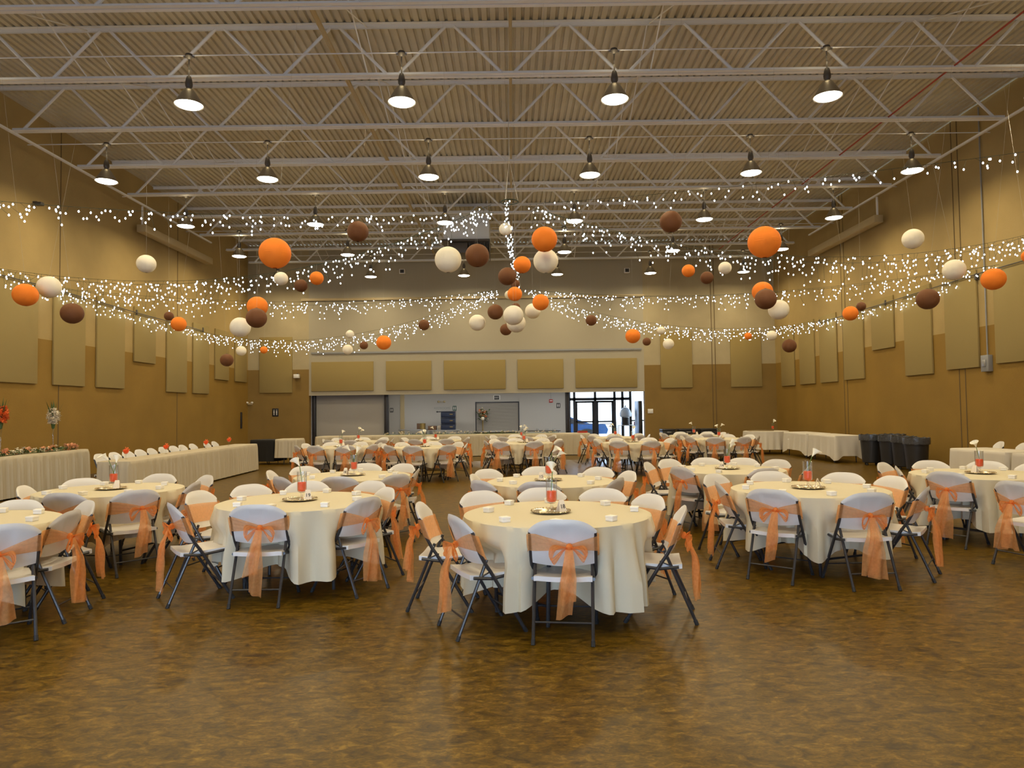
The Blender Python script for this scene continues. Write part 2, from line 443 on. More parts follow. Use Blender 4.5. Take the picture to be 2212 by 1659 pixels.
# tan box beams high on the side walls
for s, nm in ((-1, 'left'), (1, 'right')):
    b = thing('box_beam', 'tan box beam fixed high on the %s wall' % nm, 'beam', (s*(XW-0.28), 0, 0), 0, 'tan beams on the side walls')
    MB().rbox(-0.13, 0.13, 20.2, 24.8, 6.92, 7.14, 0.015).build('beam', M['tansteel'], b)
    for y in (20.6, 22.5, 24.4):
        MB().box(min(0, s*0.28), max(0, s*0.28), y-0.03, y+0.03, 7.0, 7.08).build('bracket', M['tansteel'], b)
    MB().box(-0.02, 0.02, 20.25, 20.3, 7.1, ZJB+0.02).build('hanger', M['steel'], b)
# heater
q0 = at_y(957, 455, 22.6); q1 = at_y(1057, 516, 22.6)
h = thing('air_handler', 'grey hanging air handling unit above the centre of the hall', 'heater', ((q0.x+q1.x)/2, 22.6, q1.z))
hw = (q1.x-q0.x)/2; hh = q0.z-q1.z
MB().rbox(-hw, hw, 0, 1.4, 0.0, hh, 0.02).build('casing', M['hvac'], h)
MB().rbox(-hw-0.05, hw+0.02, -0.05, 1.45, -0.06, -0.001, 0.015).build('drip_tray', M['ballast'], h)
gm = MB()
for k in range(14): gm.box(hw*0.1+k*0.05, hw*0.1+k*0.05+0.02, 0.1, 1.1, -0.50, -0.07)
gm.build('discharge_louvre', M['ballast'], h)
MB().rbox(-hw*0.75, hw*0.05, 0.1, 1.1, -0.42, -0.07, 0.02).build('duct', M['ballast'], h)
for sx in (-1, 1):
    MB().tube([(sx*hw*0.9, 0.7, hh), (sx*hw*0.9, 0.7, ZJT-q1.z)], 0.012, 6).build('hanger_rod', M['steel'], h)

# ------------------------------------------------------------------ high bay lamps
ZL = 6.93
def make_lamp():
    l = thing('high_bay_lamp', 'x', 'ceiling lamp', (0,0,0), 0, 'high bay ceiling lamps')
    MB().tube([(-0.09,0,0.83),(0.09,0,0.83)], 0.018, 6).lathe([(0.001,0.89),(0.06,0.88),(0.07,0.84),(0.03,0.80),(0.001,0.79)], 12).build('mounting_box', M['ballast'], l)
    MB().tube([(0,0,0.48),(0,0,0.81)], 0.012, 8).build('stem', M['ballast'], l)
    MB().lathe([(0.001,0.50),(0.035,0.49),(0.05,0.44),(0.062,0.36),(0.058,0.32),(0.045,0.30),(0.045,0.27)], 20).build('ballast_housing', M['ballast'], l)
    MB().lathe([(0.045,0.275),(0.075,0.26),(0.12,0.20),(0.16,0.13),(0.20,0.06),(0.232,0.0),(0.240,-0.012),(0.228,-0.006),(0.19,0.055),(0.15,0.12),(0.10,0.19),(0.04,0.24)], 32).build('reflector', M['reflector'], l)
    MB().lathe([(0.222,0.004),(0.20,-0.018),(0.12,-0.034),(0.001,-0.04)], 28).build('lens', M['lens'], l)
    return freeze(l)
lamp0 = make_lamp()
rowname = {0: 'nearest visible row', 1: 'second row', 2: 'third row', 3: 'fourth row', 4: 'hindmost row'}
LX = [-9.15, -5.49, -1.83, 1.83, 5.49, 9.15]
LY = [11.9 + 3.89*k for k in range(5)]
used = False
k6 = ['leftmost', 'second from left', 'third from left', 'third from right', 'second from right', 'rightmost']
k4 = [None, 'leftmost', 'second from left', 'second from right', 'rightmost', None]
ldata = bpy.data.lights.new('lamp_light', 'AREA'); ldata.shape = 'DISK'; ldata.size = 0.40
ldata.energy = LAMP_W; ldata.color = LAMP_COL; ldata.spread = math.radians(172)
udata = bpy.data.lights.new('lamp_uplight', 'POINT'); udata.energy = LAMP_W*0.07; udata.color = LAMP_COL; udata.shadow_soft_size = 0.08
for r, y in list(enumerate(LY)) + [(-1, 8.01), (-2, 4.12), (-3, 0.23)]:
    for c, x in enumerate(LX):
        if r == 0: pos = k4[c]
        else: pos = k6[c]
        if r < 0 or pos is None: lab = 'lit high bay ceiling lamp outside the view, above the photographer'
        else: lab = 'lit high bay ceiling lamp, %s in the %s' % (pos, rowname[r])
        loc = (x, y, ZL)
        if not used: o = lamp0; o.location = loc; o['label'] = lab; used = True
        else: o = dup(lamp0, loc, 0, lab)
        a = bpy.data.objects.new('lamp_light', ldata); col.objects.link(a); a.parent = o; a.location = (0,0,-0.05)
        u = bpy.data.objects.new('lamp_uplight', udata); col.objects.link(u); u.parent = o; u.location = (0,0,0.62)
for i, y in enumerate(LY + [8.01, 4.12]):
    o = MB().tube([(-XW+0.02, y, ZL+0.86), (XW-0.02, y, ZL+0.86)], 0.011, 6).build('lamp_conduit', M['steel'])
    tag(o, 'thin conduit carrying the %s of ceiling lamps' % rowname.get(i, 'unseen row overhead' if i == 5 else 'unseen row behind the photographer'), 'conduit')

# ------------------------------------------------------------------ acoustic panels
ZP1 = 4.78
pg = 'tan acoustic wall panels'
def side_panels(s, spans, names):
    for (xa, xb, zb), nm in zip(spans, names):
        ya = at_x(xa, 760, s*XW).y; yb = at_x(xb, 760, s*XW).y
        y0, y1 = min(ya, yb), max(ya, yb)
        x0, x1 = s*(XW-0.004), s*(XW-0.055)
        o = MB().rbox(min(x0,x1), max(x0,x1), y0, y1, zb, ZP1, 0.012).build('acoustic_panel', M['panel'])
        tag(o, nm, 'wall panel', pg)
seq = ['nearest', 'second nearest', 'third nearest', 'fourth nearest', 'fifth nearest', 'sixth nearest', 'seventh nearest', 'eighth and farthest']
side_panels(-1, [(-30,77,2.36),(112,180,2.36),(206,266,2.36),(287,333,3.17),(358,401,2.34),(415,449,2.34),(463,492,2.9),(506,531,2.9)],
            ['%s tan acoustic panel on the left wall%s' % (q, ', a short one' if i in (3,) else '') for i, q in enumerate(seq)])
side_panels(1, [(2240,2155,2.52),(2118,2047,2.48),(2017,1958,2.42),(1935,1887,3.28),(1868,1825,2.46),(1810,1773,2.44),(1761,1729,2.44),(1717,1689,2.44)],
            ['%s tan acoustic panel on the right wall%s' % (q, ', a short one' if i in (3,) else '') for i, q in enumerate(seq)])
for (xa, xb, lab) in ((561,632,'tall tan acoustic panel on back wall left of the opening'),(1427,1495,'tall tan acoustic panel on back wall just right of the opening'),(1578,1645,'tall tan acoustic panel on back wall nearest the right corner')):
    a = at_y(xa, 800, YB).x; b = at_y(xb, 800, YB).x
    tag(MB().rbox(a, b, YB-0.055, YB-0.004, 2.46, ZP1, 0.012).build('acoustic_panel', M['panel']), lab, 'wall panel', pg)
hl = ['leftmost', 'second from left', 'middle', 'second from right', 'rightmost']
for i, (xa, xb) in enumerate(((673,807),(834,932),(959,1092),(1118,1217),(1243,1376))):
    a = at_y(xa, 810, YB).x; b = at_y(xb, 810, YB).x
    tag(MB().rbox(a, b, YB-0.05, YB-0.004, 2.50, 3.72, 0.012).build('acoustic_panel', M['panel']), 'wide tan acoustic panel over the lobby opening, %s' % hl[i], 'wall panel', 'panels over the lobby opening')

# ------------------------------------------------------------------ folding chair
def tube_y(z):        # side profile of the long leg (front foot to top of back)
    pts = [(0.0, 0.245), (0.46, -0.035), (0.56, -0.105), (0.84, -0.205)]
    for (z0, y0), (z1, y1) in zip(pts, pts[1:]):
        if z <= z1: return y0 + (y1-y0)*(z-z0)/(z1-z0)
    return pts[-1][1]
HWB = 0.226
def back_shell(u, z, off=0.0):
    y = tube_y(z) - 0.035*(1-u*u) + off + 0.004
    k = max(0.0, min(1.0, (z-0.725)/0.03)); k = k*k*(3-2*k)
    return (u*(HWB-0.006+0.022*k), y, z)
def bz(u, v):
    top = 0.850 - 0.085*abs(u)**3.2; bot = 0.520 + 0.018*(1-u*u)*-1
    return bot + (top-bot)*v
def chair_mesh():
    d = {}
    m = MB()
    def front(a, b):
        u = a*2-1; z = bz(u, b); e = min(1.0, (1-b)*9); x, y, zz = back_shell(u, z)
        return (x, y+0.015*math.sqrt(e), zz)
    def rear(a, b):
        u = -(a*2-1); z = bz(u, b); e = min(1.0, (1-b)*9); x, y, zz = back_shell(u, z)
        rec = 0.007 if (abs(u) < 0.34 and 0.60 < z < 0.80) else 0
        return (x, y-0.015*math.sqrt(e)+rec, zz)
    m.grid(front, 22, 14); m.grid(rear, 22, 14)
    def bottom(a, b):
        u = a*2-1; x, y, z = back_shell(u, bz(u, 0)); return (x, y-0.013+0.026*b, z)
    m.grid(bottom, 22, 1)
    for su in (-1, 1):
        m.grid(lambda a, b: (back_shell(su, bz(su, b))[0], back_shell(su, bz(su, b))[1] + (-0.015+0.030*a)*math.sqrt(min(1,(1-b)*9)), bz(su, b)), 1, 14)
    d['backrest'] = m.mesh('backrest', M['plastic'], 40)
    # seat: slightly dished slab with a rolled rear edge
    s = MB()
    def st(a, b):
        x = (a*2-1)*0.205; y = -0.185 + b*0.42
        rx = max(0, abs(a*2-1)-0.9)/0.1
        z = 0.447 + 0.018*(b-0.5) - 0.010*(1-(a*2-1)**2) + 0.012*(1-min(1,b*5)) - 0.012*max(0,(b-0.88)/0.12)**2 - 0.004*rx*rx
        return (x, y, z)
    s.grid(st, 16, 14)
    def sb(a, b):
        x, y, z = st(1-a, b); return (x, y, z-0.028)
    s.grid(sb, 16, 14)
    for e in (0, 1):
        s.grid(lambda a, b: (st(a, e)[0], st(a, e)[1], st(a, e)[2]-0.034*b), 16, 1)
        s.grid(lambda a, b: (st(e, a)[0], st(e, a)[1], st(e, a)[2]-0.034*b), 14, 1)
    d['seat'] = s.mesh('seat', M['plastic'], 40)
    legs = []
    for sx in (-1, 1):
        l = MB().tube([(sx*0.222, tube_y(0.012), 0.012), (sx*0.224, tube_y(0.3), 0.30), (sx*0.228, tube_y(0.46), 0.46), (sx*0.230, tube_y(0.52), 0.52), (sx*0.230, tube_y(0.60), 0.60), (sx*0.229, tube_y(0.752), 0.752)], 0.0135, 8)
        legs.append((l.mesh('leg', M['tube']), MB().tube([(sx*0.222, tube_y(0.0), 0.0), (sx*0.222, tube_y(0.035), 0.035)], 0.0165, 8).mesh('rubber_foot', M['rubber'])))
    for sx in (-1, 1):
        l = MB().tube([(sx*0.205, -0.28, 0.012), (sx*0.205, -0.055, 0.545)], 0.0125, 8)
        legs.append((l.mesh('leg', M['tube']), MB().tube([(sx*0.205, -0.285, 0.0), (sx*0.205, -0.27, 0.035)], 0.0155, 8).mesh('rubber_foot', M['rubber'])))
    d['legs'] = legs
    d['stretcher'] = [MB().tube([(-0.222, tube_y(0.15), 0.15), (0.222, tube_y(0.15), 0.15)], 0.007, 6).mesh('stretcher', M['tube']),
                      MB().tube([(-0.205, -0.28+0.225*0.135/0.545, 0.14), (0.205, -0.28+0.225*0.135/0.545, 0.14)], 0.007, 6).mesh('stretcher', M['tube'])]
    br = []
    for sx in (-1, 1):
        br.append(MB().tube([(sx*0.214, -0.16, 0.425), (sx*0.214, -0.02, 0.408), (sx*0.214, 0.19, 0.432)], 0.0125, 6).tube([(sx*0.214, -0.125, 0.42), (sx*0.216, -0.02, 0.465)], 0.006, 5).mesh('seat_rail', M['tube']))
    d['rails'] = br
    return d
CM = chair_mesh()
def sash_parts(v):
    """band (front panel and gathered rear), bow, tails; v picks one of the variants"""
    rnd = random.Random(100+v)
    kx = [0.0, 0.03, -0.04, 0.05, -0.02][v]; kz = [0.640, 0.65, 0.632, 0.655, 0.63][v]
    band = MB()
    zt, zb_ = 0.742, 0.615
    tilt = [0.0, 0.01, -0.012, 0.015, -0.008][v]
    band.grid(lambda a, b: (lambda u, z: (u*(HWB+0.018), back_shell(u, z)[1]+0.027+0.002*math.sin(b*14), z))(a*2-1, 0.556+0.172*b + tilt*(a*2-1)), 20, 8)
    def rear(a, b):
        u = a*2-1; w = abs(u - kx/HWB); w = min(1, w); g = w**0.8
        z = kz + (b-0.5)*(0.03 + (zt-zb_-0.03)*g) + ((zt+zb_)/2-kz)*g
        y = back_shell(u, z)[1] - 0.020 - 0.018*(1-g) + 0.004*math.sin(b*22+u*3)*g
        return (u*(HWB+0.018), y, z)
    band.grid(rear, 26, 10)
    for su in (-1, 1):
        def side(a, b):
            z0 = 0.556+0.172*b + tilt*su; z1 = (zt+zb_)/2 + (b-0.5)*(zt-zb_)
            z = z0+(z1-z0)*a; t = a*PI
            return (su*(HWB+0.018+0.012*math.sin(t)), back_shell(su, z)[1] + 0.0035 + 0.0235*math.cos(t), z)
        band.grid(side, 6, 8)
    ky = back_shell(0, kz)[1]-0.045
    bow = MB()
    bow.ball((kx, ky-0.004, kz), 0.024, 10, 8, 1.15)
    for s in (-1, 1):
        L = rnd.uniform(0.085, 0.13); dr = rnd.uniform(0.04, 0.095); fat = rnd.uniform(0.048, 0.07)
        def loop(a, b):
            t = a*2*PI; r = math.sin(a*PI)
            x = kx + s*L*r*(0.9+0.2*b); z = kz - dr*r*r + fat*0.9*math.sin(t)*r + (b-0.5)*0.055*r
            y = ky - 0.012 - 0.035*(b-0.5)*r - 0.02*abs(math.sin(t)) - 0.018*r + 0.006*math.sin(b*16+a*9)
            return (x, y, z)
        bow.grid(loop, 18, 8)
    bow_m = bow.mesh('bow', M['bow'], 80)
    tails = []
    for k in range(2):
        L = rnd.uniform(0.32, 0.53); w0 = 0.026; w1 = rnd.uniform(0.052, 0.088); dx = rnd.uniform(-0.06, 0.06) + (k-0.5)*0.05
        skew = rnd.uniform(-0.06, 0.06); ph = rnd.uniform(0, 6)
        def tl(a, b):
            w = w0 + (w1-w0)*min(1, a*1.8)
            x = kx + dx*a**1.3 + (b-0.5)*2*w; z = kz - 0.012 - a*L + skew*(b-0.5)*a
            y = ky - 0.02 - k*0.012 - 0.05*min(1, a*3) + 0.026*math.sin(b*8+ph+a*3)*min(1, a*2) - 0.02*a
            return (x, y, z)
        tails.append(MB().grid(tl, 16, 8).mesh('tail', M['sash'], 80))
    return band.mesh('sash', M['sash'], 80), bow_m, tails
SASH = [sash_parts(v) for v in range(5)]
def make_chair(kind, sash=None):
    c = thing('folding_chair', 'x', 'chair', (0,0,-50), 0)
    link('seat', CM['seat'], c); link('backrest', CM['backrest'], c)
    for l, f in CM['legs']:
        lo = link('leg', l, c); link('rubber_foot', f, lo)
    for s in CM['stretcher']: link('stretcher', s, c)
    for s in CM['rails']: link('seat_rail', s, c)
    if sash is not None:
        b, bw, tl = SASH[sash]
        so = link('sash', b, c); so['label'] = 'sheer orange sash'
        link('bow', bw, so)
        for t in tl: link('tail', t, so)
    return freeze(c)
PROTO = [make_chair('sash', v) for v in range(5)] + [make_chair('plain')]
PUSED = [False]*6
nchair = [0]
def place_chair(x, y, rz, label, group, v):
    nchair[0] += 1
    if not PUSED[v]:
        PUSED[v] = True; o = PROTO[v]; o.location = (x, y, 0); o.rotation_euler = (0,0,rz); o['label'] = label; o['group'] = group; return o
    return dup(PROTO[v], (x, y, 0), rz, label, group)

# ------------------------------------------------------------------ cloths and tables
def cloth_mesh(per, cen, ztop, hem, rip, rings=14, name='tablecloth', m='cloth'):
    """per: list of (x,y,nx,ny,s); hem(s)->z; rip(s,t)->outward offset"""
    mb = MB(); n = len(per)
    mb.v.append((cen[0], cen[1], ztop))
    for q in (0.5, 0.97):
        for (x, y, nx, ny, s) in per: mb.v.append((cen[0]+(x-cen[0])*q, cen[1]+(y-cen[1])*q, ztop))
    for (x, y, nx, ny, s) in per: mb.v.append((x+nx*0.002, y+ny*0.002, ztop-0.008))
    for i in range(n): mb.f.append((0, 1+i, 1+(i+1)%n))
    for r in range(2):
        for i in range(n):
            a = 1+r*n+i; b = 1+r*n+(i+1)%n; mb.f.append((a, a+n, b+n, b))
    base = 1+2*n
    for k in range(1, rings+1):
        t = k/rings
        for (x, y, nx, ny, s) in per:
            o = rip(s, t); z = ztop-0.008 + (hem(s)-ztop+0.008)*t
            mb.v.append((x+nx*o, y+ny*o, z))
        for i in range(n):
            a = base+(k-1)*n+i; b = base+(k-1)*n+(i+1)%n; mb.f.append((a, a+n, b+n, b))
    return mb
def round_perimeter(r, n=160):
    return [(r*math.cos(2*PI*i/n), r*math.sin(2*PI*i/n), math.cos(2*PI*i/n), math.sin(2*PI*i/n), 2*PI*i/n) for i in range(n)]
def rect_perimeter(hx, hy, rc=0.04, step=0.035):
    out = []
    def seg(x0, y0, x1, y1, nx, ny):
        L = math.hypot(x1-x0, y1-y0); k = max(2, int(L/step))
        for i in range(k): out.append((x0+(x1-x0)*i/k, y0+(y1-y0)*i/k, nx, ny))
    def arc(cx, cy, a0):
        for i in range(5):
            a = a0+PI/2*i/5; out.append((cx+rc*math.cos(a), cy+rc*math.sin(a), math.cos(a), math.sin(a)))
    seg(hx, -hy+rc, hx, hy-rc, 1, 0); arc(hx-rc, hy-rc, 0)
    seg(hx-rc, hy, -hx+rc, hy, 0, 1); arc(-hx+rc, hy-rc, PI/2)
    seg(-hx, hy-rc, -hx, -hy+rc, -1, 0); arc(-hx+rc, -hy+rc, PI)
    seg(-hx+rc, -hy, hx-rc, -hy, 0, -1); arc(hx-rc, -hy+rc, 3*PI/2)
    res = []; s = 0; pv = None
    for (x, y, nx, ny) in out:
        if pv: s += math.hypot(x-pv[0], y-pv[1])
        pv = (x, y); res.append((x, y, nx, ny, s))
    return res
TR = 0.757
def make_round_table():
    t = thing('round_table', 'x', 'table', (0,0,-50), 0, 'round banquet tables')
    MB().lathe([(0.001,0.735),(0.745,0.735),(0.750,0.74),(0.750,0.755),(0.745,0.76),(0.001,0.76)], 48).build('tabletop', M['tabletop'], t)
    for sx in (-1, 1):
        for sy in (-1, 1):
            MB().tube([(sx*0.42, sy*0.28, 0.0), (sx*0.42, sy*0.30, 0.50), (sx*0.40, sy*0.30, 0.735)], 0.016, 8).build('leg', M['tube'], t)
        MB().tube([(sx*0.42, -0.285, 0.15), (sx*0.42, 0.285, 0.15)], 0.011, 6).build('stretcher', M['tube'], t)
    return freeze(t)
TP = make_round_table(); tp_used = [False]
def near_words(a):
    """a: degrees, 0 = towards the camera, + = to the right"""
    h = int(round((6 - a/30.0))) % 12
    return {6:'near side', 5:'near side, right', 4:'right side, nearer', 3:'right side', 2:'right side, farther', 1:'far side, right', 0:'far side',
            11:'far side, left', 10:'left side, farther', 9:'left side', 8:'left side, nearer', 7:'near side, left'}[h]

# table pieces: prototypes
def make_charger():
    c = thing('charger_tray', 'x', 'tray', (0,0,-50), 0, 'round metal chargers')
    MB().lathe([(0.001,0.004),(0.10,0.004),(0.108,0.006),(0.125,0.016),(0.163,0.019),(0.165,0.016),(0.125,0.010),(0.11,0.0),(0.001,0.0)], 40).build('plate', M['gold'], c)
    b = MB()
    for k in range(36):
        a = 2*PI*k/36; b.ball((0.160*math.cos(a), 0.160*math.sin(a), 0.019), 0.005, 6, 4)
    b.build('beaded_rim', M['gold'], c)
    return freeze(c)
def lily_mesh(rot, lean):
    s = MB()
    def fn(a, b):
        t = a*2*PI + rot
        tip = max(0, math.cos(a*2*PI))
        r = 0.006 + 0.034*b**1.6*(1+0.7*tip*b)
        z = 0.085*b + 0.020*tip*b*b - 0.02*tip*b**4
        return (r*math.cos(t)+lean*0.05*b, r*math.sin(t), z)
    return s.grid(fn, 16, 8)
def make_vase(v):
    c = thing('stemmed_vase', 'x', 'vase', (0,0,-50), 0, 'stemmed glass vases with orange beads')
    MB().lathe([(0.001,0.0),(0.046,0.0),(0.048,0.004),(0.02,0.010),(0.010,0.020),(0.009,0.030),(0.016,0.038),(0.009,0.046),(0.010,0.056),(0.030,0.066),(0.045,0.080),(0.046,0.10),(0.045,0.262),(0.0475,0.264),(0.047,0.258),(0.0425,0.10),(0.04,0.084),(0.001,0.070)], 28).build('glass', M['glass'], c)
    MB().lathe([(0.001,0.0715),(0.034,0.078),(0.0405,0.088),(0.0412,0.10),(0.0408,0.158),(0.036,0.164),(0.001,0.162)], 24).build('gel_beads', M['beads'], c)
    rnd = random.Random(v)
    for k in range(1 + (v % 3 != 0)):
        a = rnd.uniform(0, 6.28); h = rnd.uniform(0.27, 0.33); dx = 0.035*math.cos(a)*(1.0+0.4*k); dy = 0.035*math.sin(a)
        top = (dx*(1.5+0.6*k), dy*1.5, h)
        f = lily_mesh(a, 0.5).build('calla_lily', M['lily'], c, 80)
        f.location = top; f.rotation_euler = (0.5*math.sin(a)*-1, 0.6*math.cos(a), 0)
        st = MB().tube([(-dx*0.6, -dy*0.6, 0.12), (dx*0.3, dy*0.3, h*0.65), (top[0], top[1], top[2]+0.006)], 0.0035, 6).build('stem', M['stem'], c)
    return freeze(c)
def make_favor(op):
    c = thing('favor_box', 'x', 'gift box', (0,0,-50), 0, 'small white favor boxes')
    MB().rbox(-0.032, 0.032, -0.032, 0.032, 0.0, 0.024, 0.002).build('box_base', M['favor'], c)
    MB().rbox(-0.034, 0.034, -0.034, 0.034, 0.0245, 0.040, 0.002).build('lid', M['favor'], c)
    return freeze(c)
CH0 = make_charger(); V0 = [make_vase(v) for v in range(3)]; FB0 = make_favor(0)
first = {}
def put(proto, loc, rz, label, group=None):
    if proto.name not in first:
        first[proto.name] = 1; proto.location = loc; proto.rotation_euler = (0,0,rz); proto['label'] = label
        if group: proto['group'] = group
        return proto
    return dup(proto, loc, rz, label, group)
def make_card(num, x, y, z, rz, lab):
    c = thing('number_card', lab, 'table card', (x, y, z), rz, 'tent cards with table numbers')
    m = MB()
    for s in (-1, 1):
        m.add([(-0.036, s*0.032, 0), (0.036, s*0.032, 0), (0.022, s*0.002, 0.095), (-0.022, s*0.002, 0.095), (-0.036, s*0.030, 0), (0.036, s*0.030, 0), (0.022, 0, 0.093), (-0.022, 0, 0.093)],
              [(0,1,2,3),(4,7,6,5),(0,4,5,1),(1,5,6,2),(0,3,7,4)])
    m.build('card', M['card'], c)
    if num: text_part('number', num, 0.048, M['ink'], c, (0, -0.021, 0.044), (PI/2-0.32, 0, 0))
    return c

def round_setting(idx, name, cx, cy, chairs, number, square=0.0, seed=0, favors=8, card_rot=0.2, tray_dx=0.0, vase=0, vis_fav=True):
    """chairs: list of (angle_deg, radius, twist_deg). angle 0 = towards camera, + right"""
    rnd = random.Random(seed*17+idx)
    zt = 0.772
    put(TP, (cx, cy, 0), rnd.uniform(0, PI), 'round folding table under an ivory cloth, %s' % name)
    angs = [math.radians(a)-PI/2 for (a, r, tw) in chairs]
    f1, f2, p1, p2 = rnd.choice((22, 24, 26)), rnd.choice((7, 9, 11)), rnd.uniform(0, 6), rnd.uniform(0, 6)
    h0 = rnd.uniform(0.15, 0.20); pq = rnd.uniform(0, 6)
    inner = [max(0.44, r-0.455) for (a, r, tw) in chairs]
    def ind(th):
        v = 0; R_ = 0.62
        for a, ri in zip(angs, inner):
            d = (th-a+PI) % (2*PI)-PI
            w = math.exp(-(d/0.30)**4)
            if w > v: v = w; R_ = ri
        return v, R_
    def hem(s):
        v, _ = ind(s)
        return h0 + square*(0.5-0.5*math.cos(4*(s-pq))) + 0.012*math.sin(3*s+p1) + 0.10*v
    def rip(s, t):
        o = 0.045*t**0.8 + (0.050*(abs(math.sin(f1*s/2+p1+0.6*math.sin(3*s)))**0.75*2-1) + 0.030*math.sin(f2*s+p2) + 0.014*math.sin(41*s+p2))*min(1.0, t*1.5)
        v, R_ = ind(s)
        k = max(0.0, min(1.0, (t-0.22)/0.30)); k = k*k*(3-2*k)
        tgt = R_-TR
        return o*(1-v*k*0.3) + (tgt)*v*k if tgt < o else o
    o = cloth_mesh([(x, y, nx, ny, s) for (x, y, nx, ny, s) in round_perimeter(TR)], (0, 0), zt, hem, rip, 16).build('tablecloth', M['cloth'], None, 60)
    o.location = (cx, cy, 0)
    tag(o, 'ivory tablecloth draped over the %s' % name, 'tablecloth', 'ivory round tablecloths')
    lbls = set()
    for (a, r, tw) in chairs:
        th = math.radians(a)-PI/2
        bx, by = cx+r*math.cos(th), cy+r*math.sin(th)          # top of back
        face = th+PI+math.radians(tw)                           # facing direction angle
        rz = face-PI/2
        # local back top is at (0,-0.225)
        ox = bx + 0.225*math.cos(face); oy = by + 0.225*math.sin(face)
        w = near_words(a); 
        lab = 'white folding chair with orange sash, %s of %s' % (w, name)
        if lab in lbls: lab = lab.replace('white folding', 'second white folding')
        lbls.add(lab)
        place_chair(ox, oy, rz, lab, 'sashed chairs around the round tables', rnd.randrange(5))
    put(CH0, (cx+tray_dx, cy, zt+0.001), 0, 'round metal charger in the middle of the %s' % name)
    put(V0[vase], (cx+tray_dx+0.01, cy+0.03, zt+0.009), rnd.uniform(0, 6), 'stemmed glass vase of orange beads with calla on %s' % name)
    make_card(number, cx+tray_dx+0.085*(1 if card_rot >= 0 else -1), cy-0.03, zt+0.010, card_rot, 'ivory tent card %s on the %s' % (('numbered '+number) if number else 'beside the vase', name))
    for k in range(favors):
        a = 360*k/favors + (chairs[0][0] if chairs else 0) + rnd.uniform(-6, 6)
        if favors < 8 and False: pass
        th = math.radians(a)-PI/2; r = rnd.uniform(0.56, 0.64)
        a2 = (a+180) % 360-180
        put(FB0, (cx+r*math.cos(th), cy+r*math.sin(th), zt+0.001), rnd.uniform(-0.8, 0.8), 'small white favor box at %s of %s' % (near_words(a2), name))

def center_from(px, py): return at_z(px, py, 0.772)
def chairs_from(cx, cy, lst):
    out = []
    for e in lst:
        q = at_z(e[0], e[1], 0.85); dx, dy = q.x-cx, q.y-cy
        r = max(0.865, min(1.16, math.hypot(dx, dy)))
        out.append((math.degrees(math.atan2(dx, -dy)), r, e[2] if len(e) > 2 else random.uniform(-7, 7)))
    return out
NEAR = [
 ('nearest centre table', (1203, 1107), '18', [(1212,1118,-6),(981,1112,-12),(903,1085,4),(1014,1057),(1169,1053,0),(1316,1051,0),(1410,1067),(1479,1093,6)], dict(tray_dx=-0.05, card_rot=0.5)),
 ('front table left of centre', (648, 1081), '19', [(554,1089,8),(368,1086,0),(424,1060),(525,1044,6),(669,1032,0),(816,1037),(831,1053,10),(787,1073)], dict(card_rot=0.3, vase=0)),
 ('front table right of centre', (1746, 1055), '', [(1662,1056,4),(1880,1063,-4),(2003,1050),(1949,1027),(1838,1017,0),(1660,1017,0),(1535,1023),(1549,1040,-4)], dict(card_rot=1.3)),
 ('table before the long skirted table', (240, 1057), '', [(297,1058,6),(133,1064),(47,1049),(177,1033),(349,1023),(450,1026),(424,1040)], dict(vase=1)),
 ('table cut by left edge', (-107, 1130), '', [(155,1102,0),(194,1081,0),(36,1081,0),(4,1132,-14),(-140,1150)], dict(favors=8)),
 ('centre table numbered 15', (1190, 1038), '15', [(1036,1012),(1160,1005,0),(1308,1007,0),(1362,1017),(1337,1032),(1166,1038,0),(1036,1037),(1020,1024)], dict(card_rot=-0.1, vase=2, tray_dx=-0.03)),
 ('second row table left of centre', (762, 1027), '16', [(581,1016),(655,1007),(791,1000),(874,1001),(901,1011),(603,1029),(730,1029),(859,1024)], dict(card_rot=-0.4, vase=1)),
 ('table numbered 14', (1571, 1013), '14', [(1396,998),(1427,990),(1519,987,0),(1610,987,0),(1681,992),(1475,1007),(1623,1007),(1749,1004)], dict(card_rot=-0.1, vase=2)),
 ('table near right edge', (2118, 1023), '', [(2044,1018,0),(1990,992),(2133,993,0),(1936,1006),(1890,998),(2240,1000)], dict(card_rot=-1.2)),
]
for i, (nm, c, num, lst, kw) in enumerate(NEAR):
    p = center_from(*c)
    round_setting(i, nm, p.x, p.y, chairs_from(p.x, p.y, lst), num, seed=3, **kw)
FAR = [
 ('leftmost table of far row', (735, 965), -22, 0.06),
 ('far row table second from left', (916, 965), -6, 0.16),
 ('middle table of far row', (1131, 956), 12, 0.14),
 ('far row table before glass doors', (1367, 955), 14, 0.20),
 ('rightmost table of far row', (1553, 947), -25, 0.20),
 ('leftmost table of hindmost row', (773, 953), 5, 0.1),
 ('hindmost table before the boxes', (940, 951), 20, 0.1),
 ('hindmost table behind middle one', (1126, 946), 10, 0.1),
 ('hindmost table nearest glass doors', (1329, 944), -10, 0.1),
 ('hindmost table at the right', (1499, 940), 8, 0.1),
]
far_pos = []
for i, (nm, c, off, sq) in enumerate(FAR):
    p = center_from(*c)
    far_pos.append(p)
    rr = random.Random(i+50)
    chs = []
    for k in range(8):
        a = (off+45*k+180) % 360-180
        chs.append((a+rr.uniform(-4, 4), rr.uniform(0.98, 1.10), rr.uniform(-8, 8)))
    round_setting(20+i, nm, p.x, p.y, chs, '', square=sq, seed=5, favors=4, vase=(i % 3))

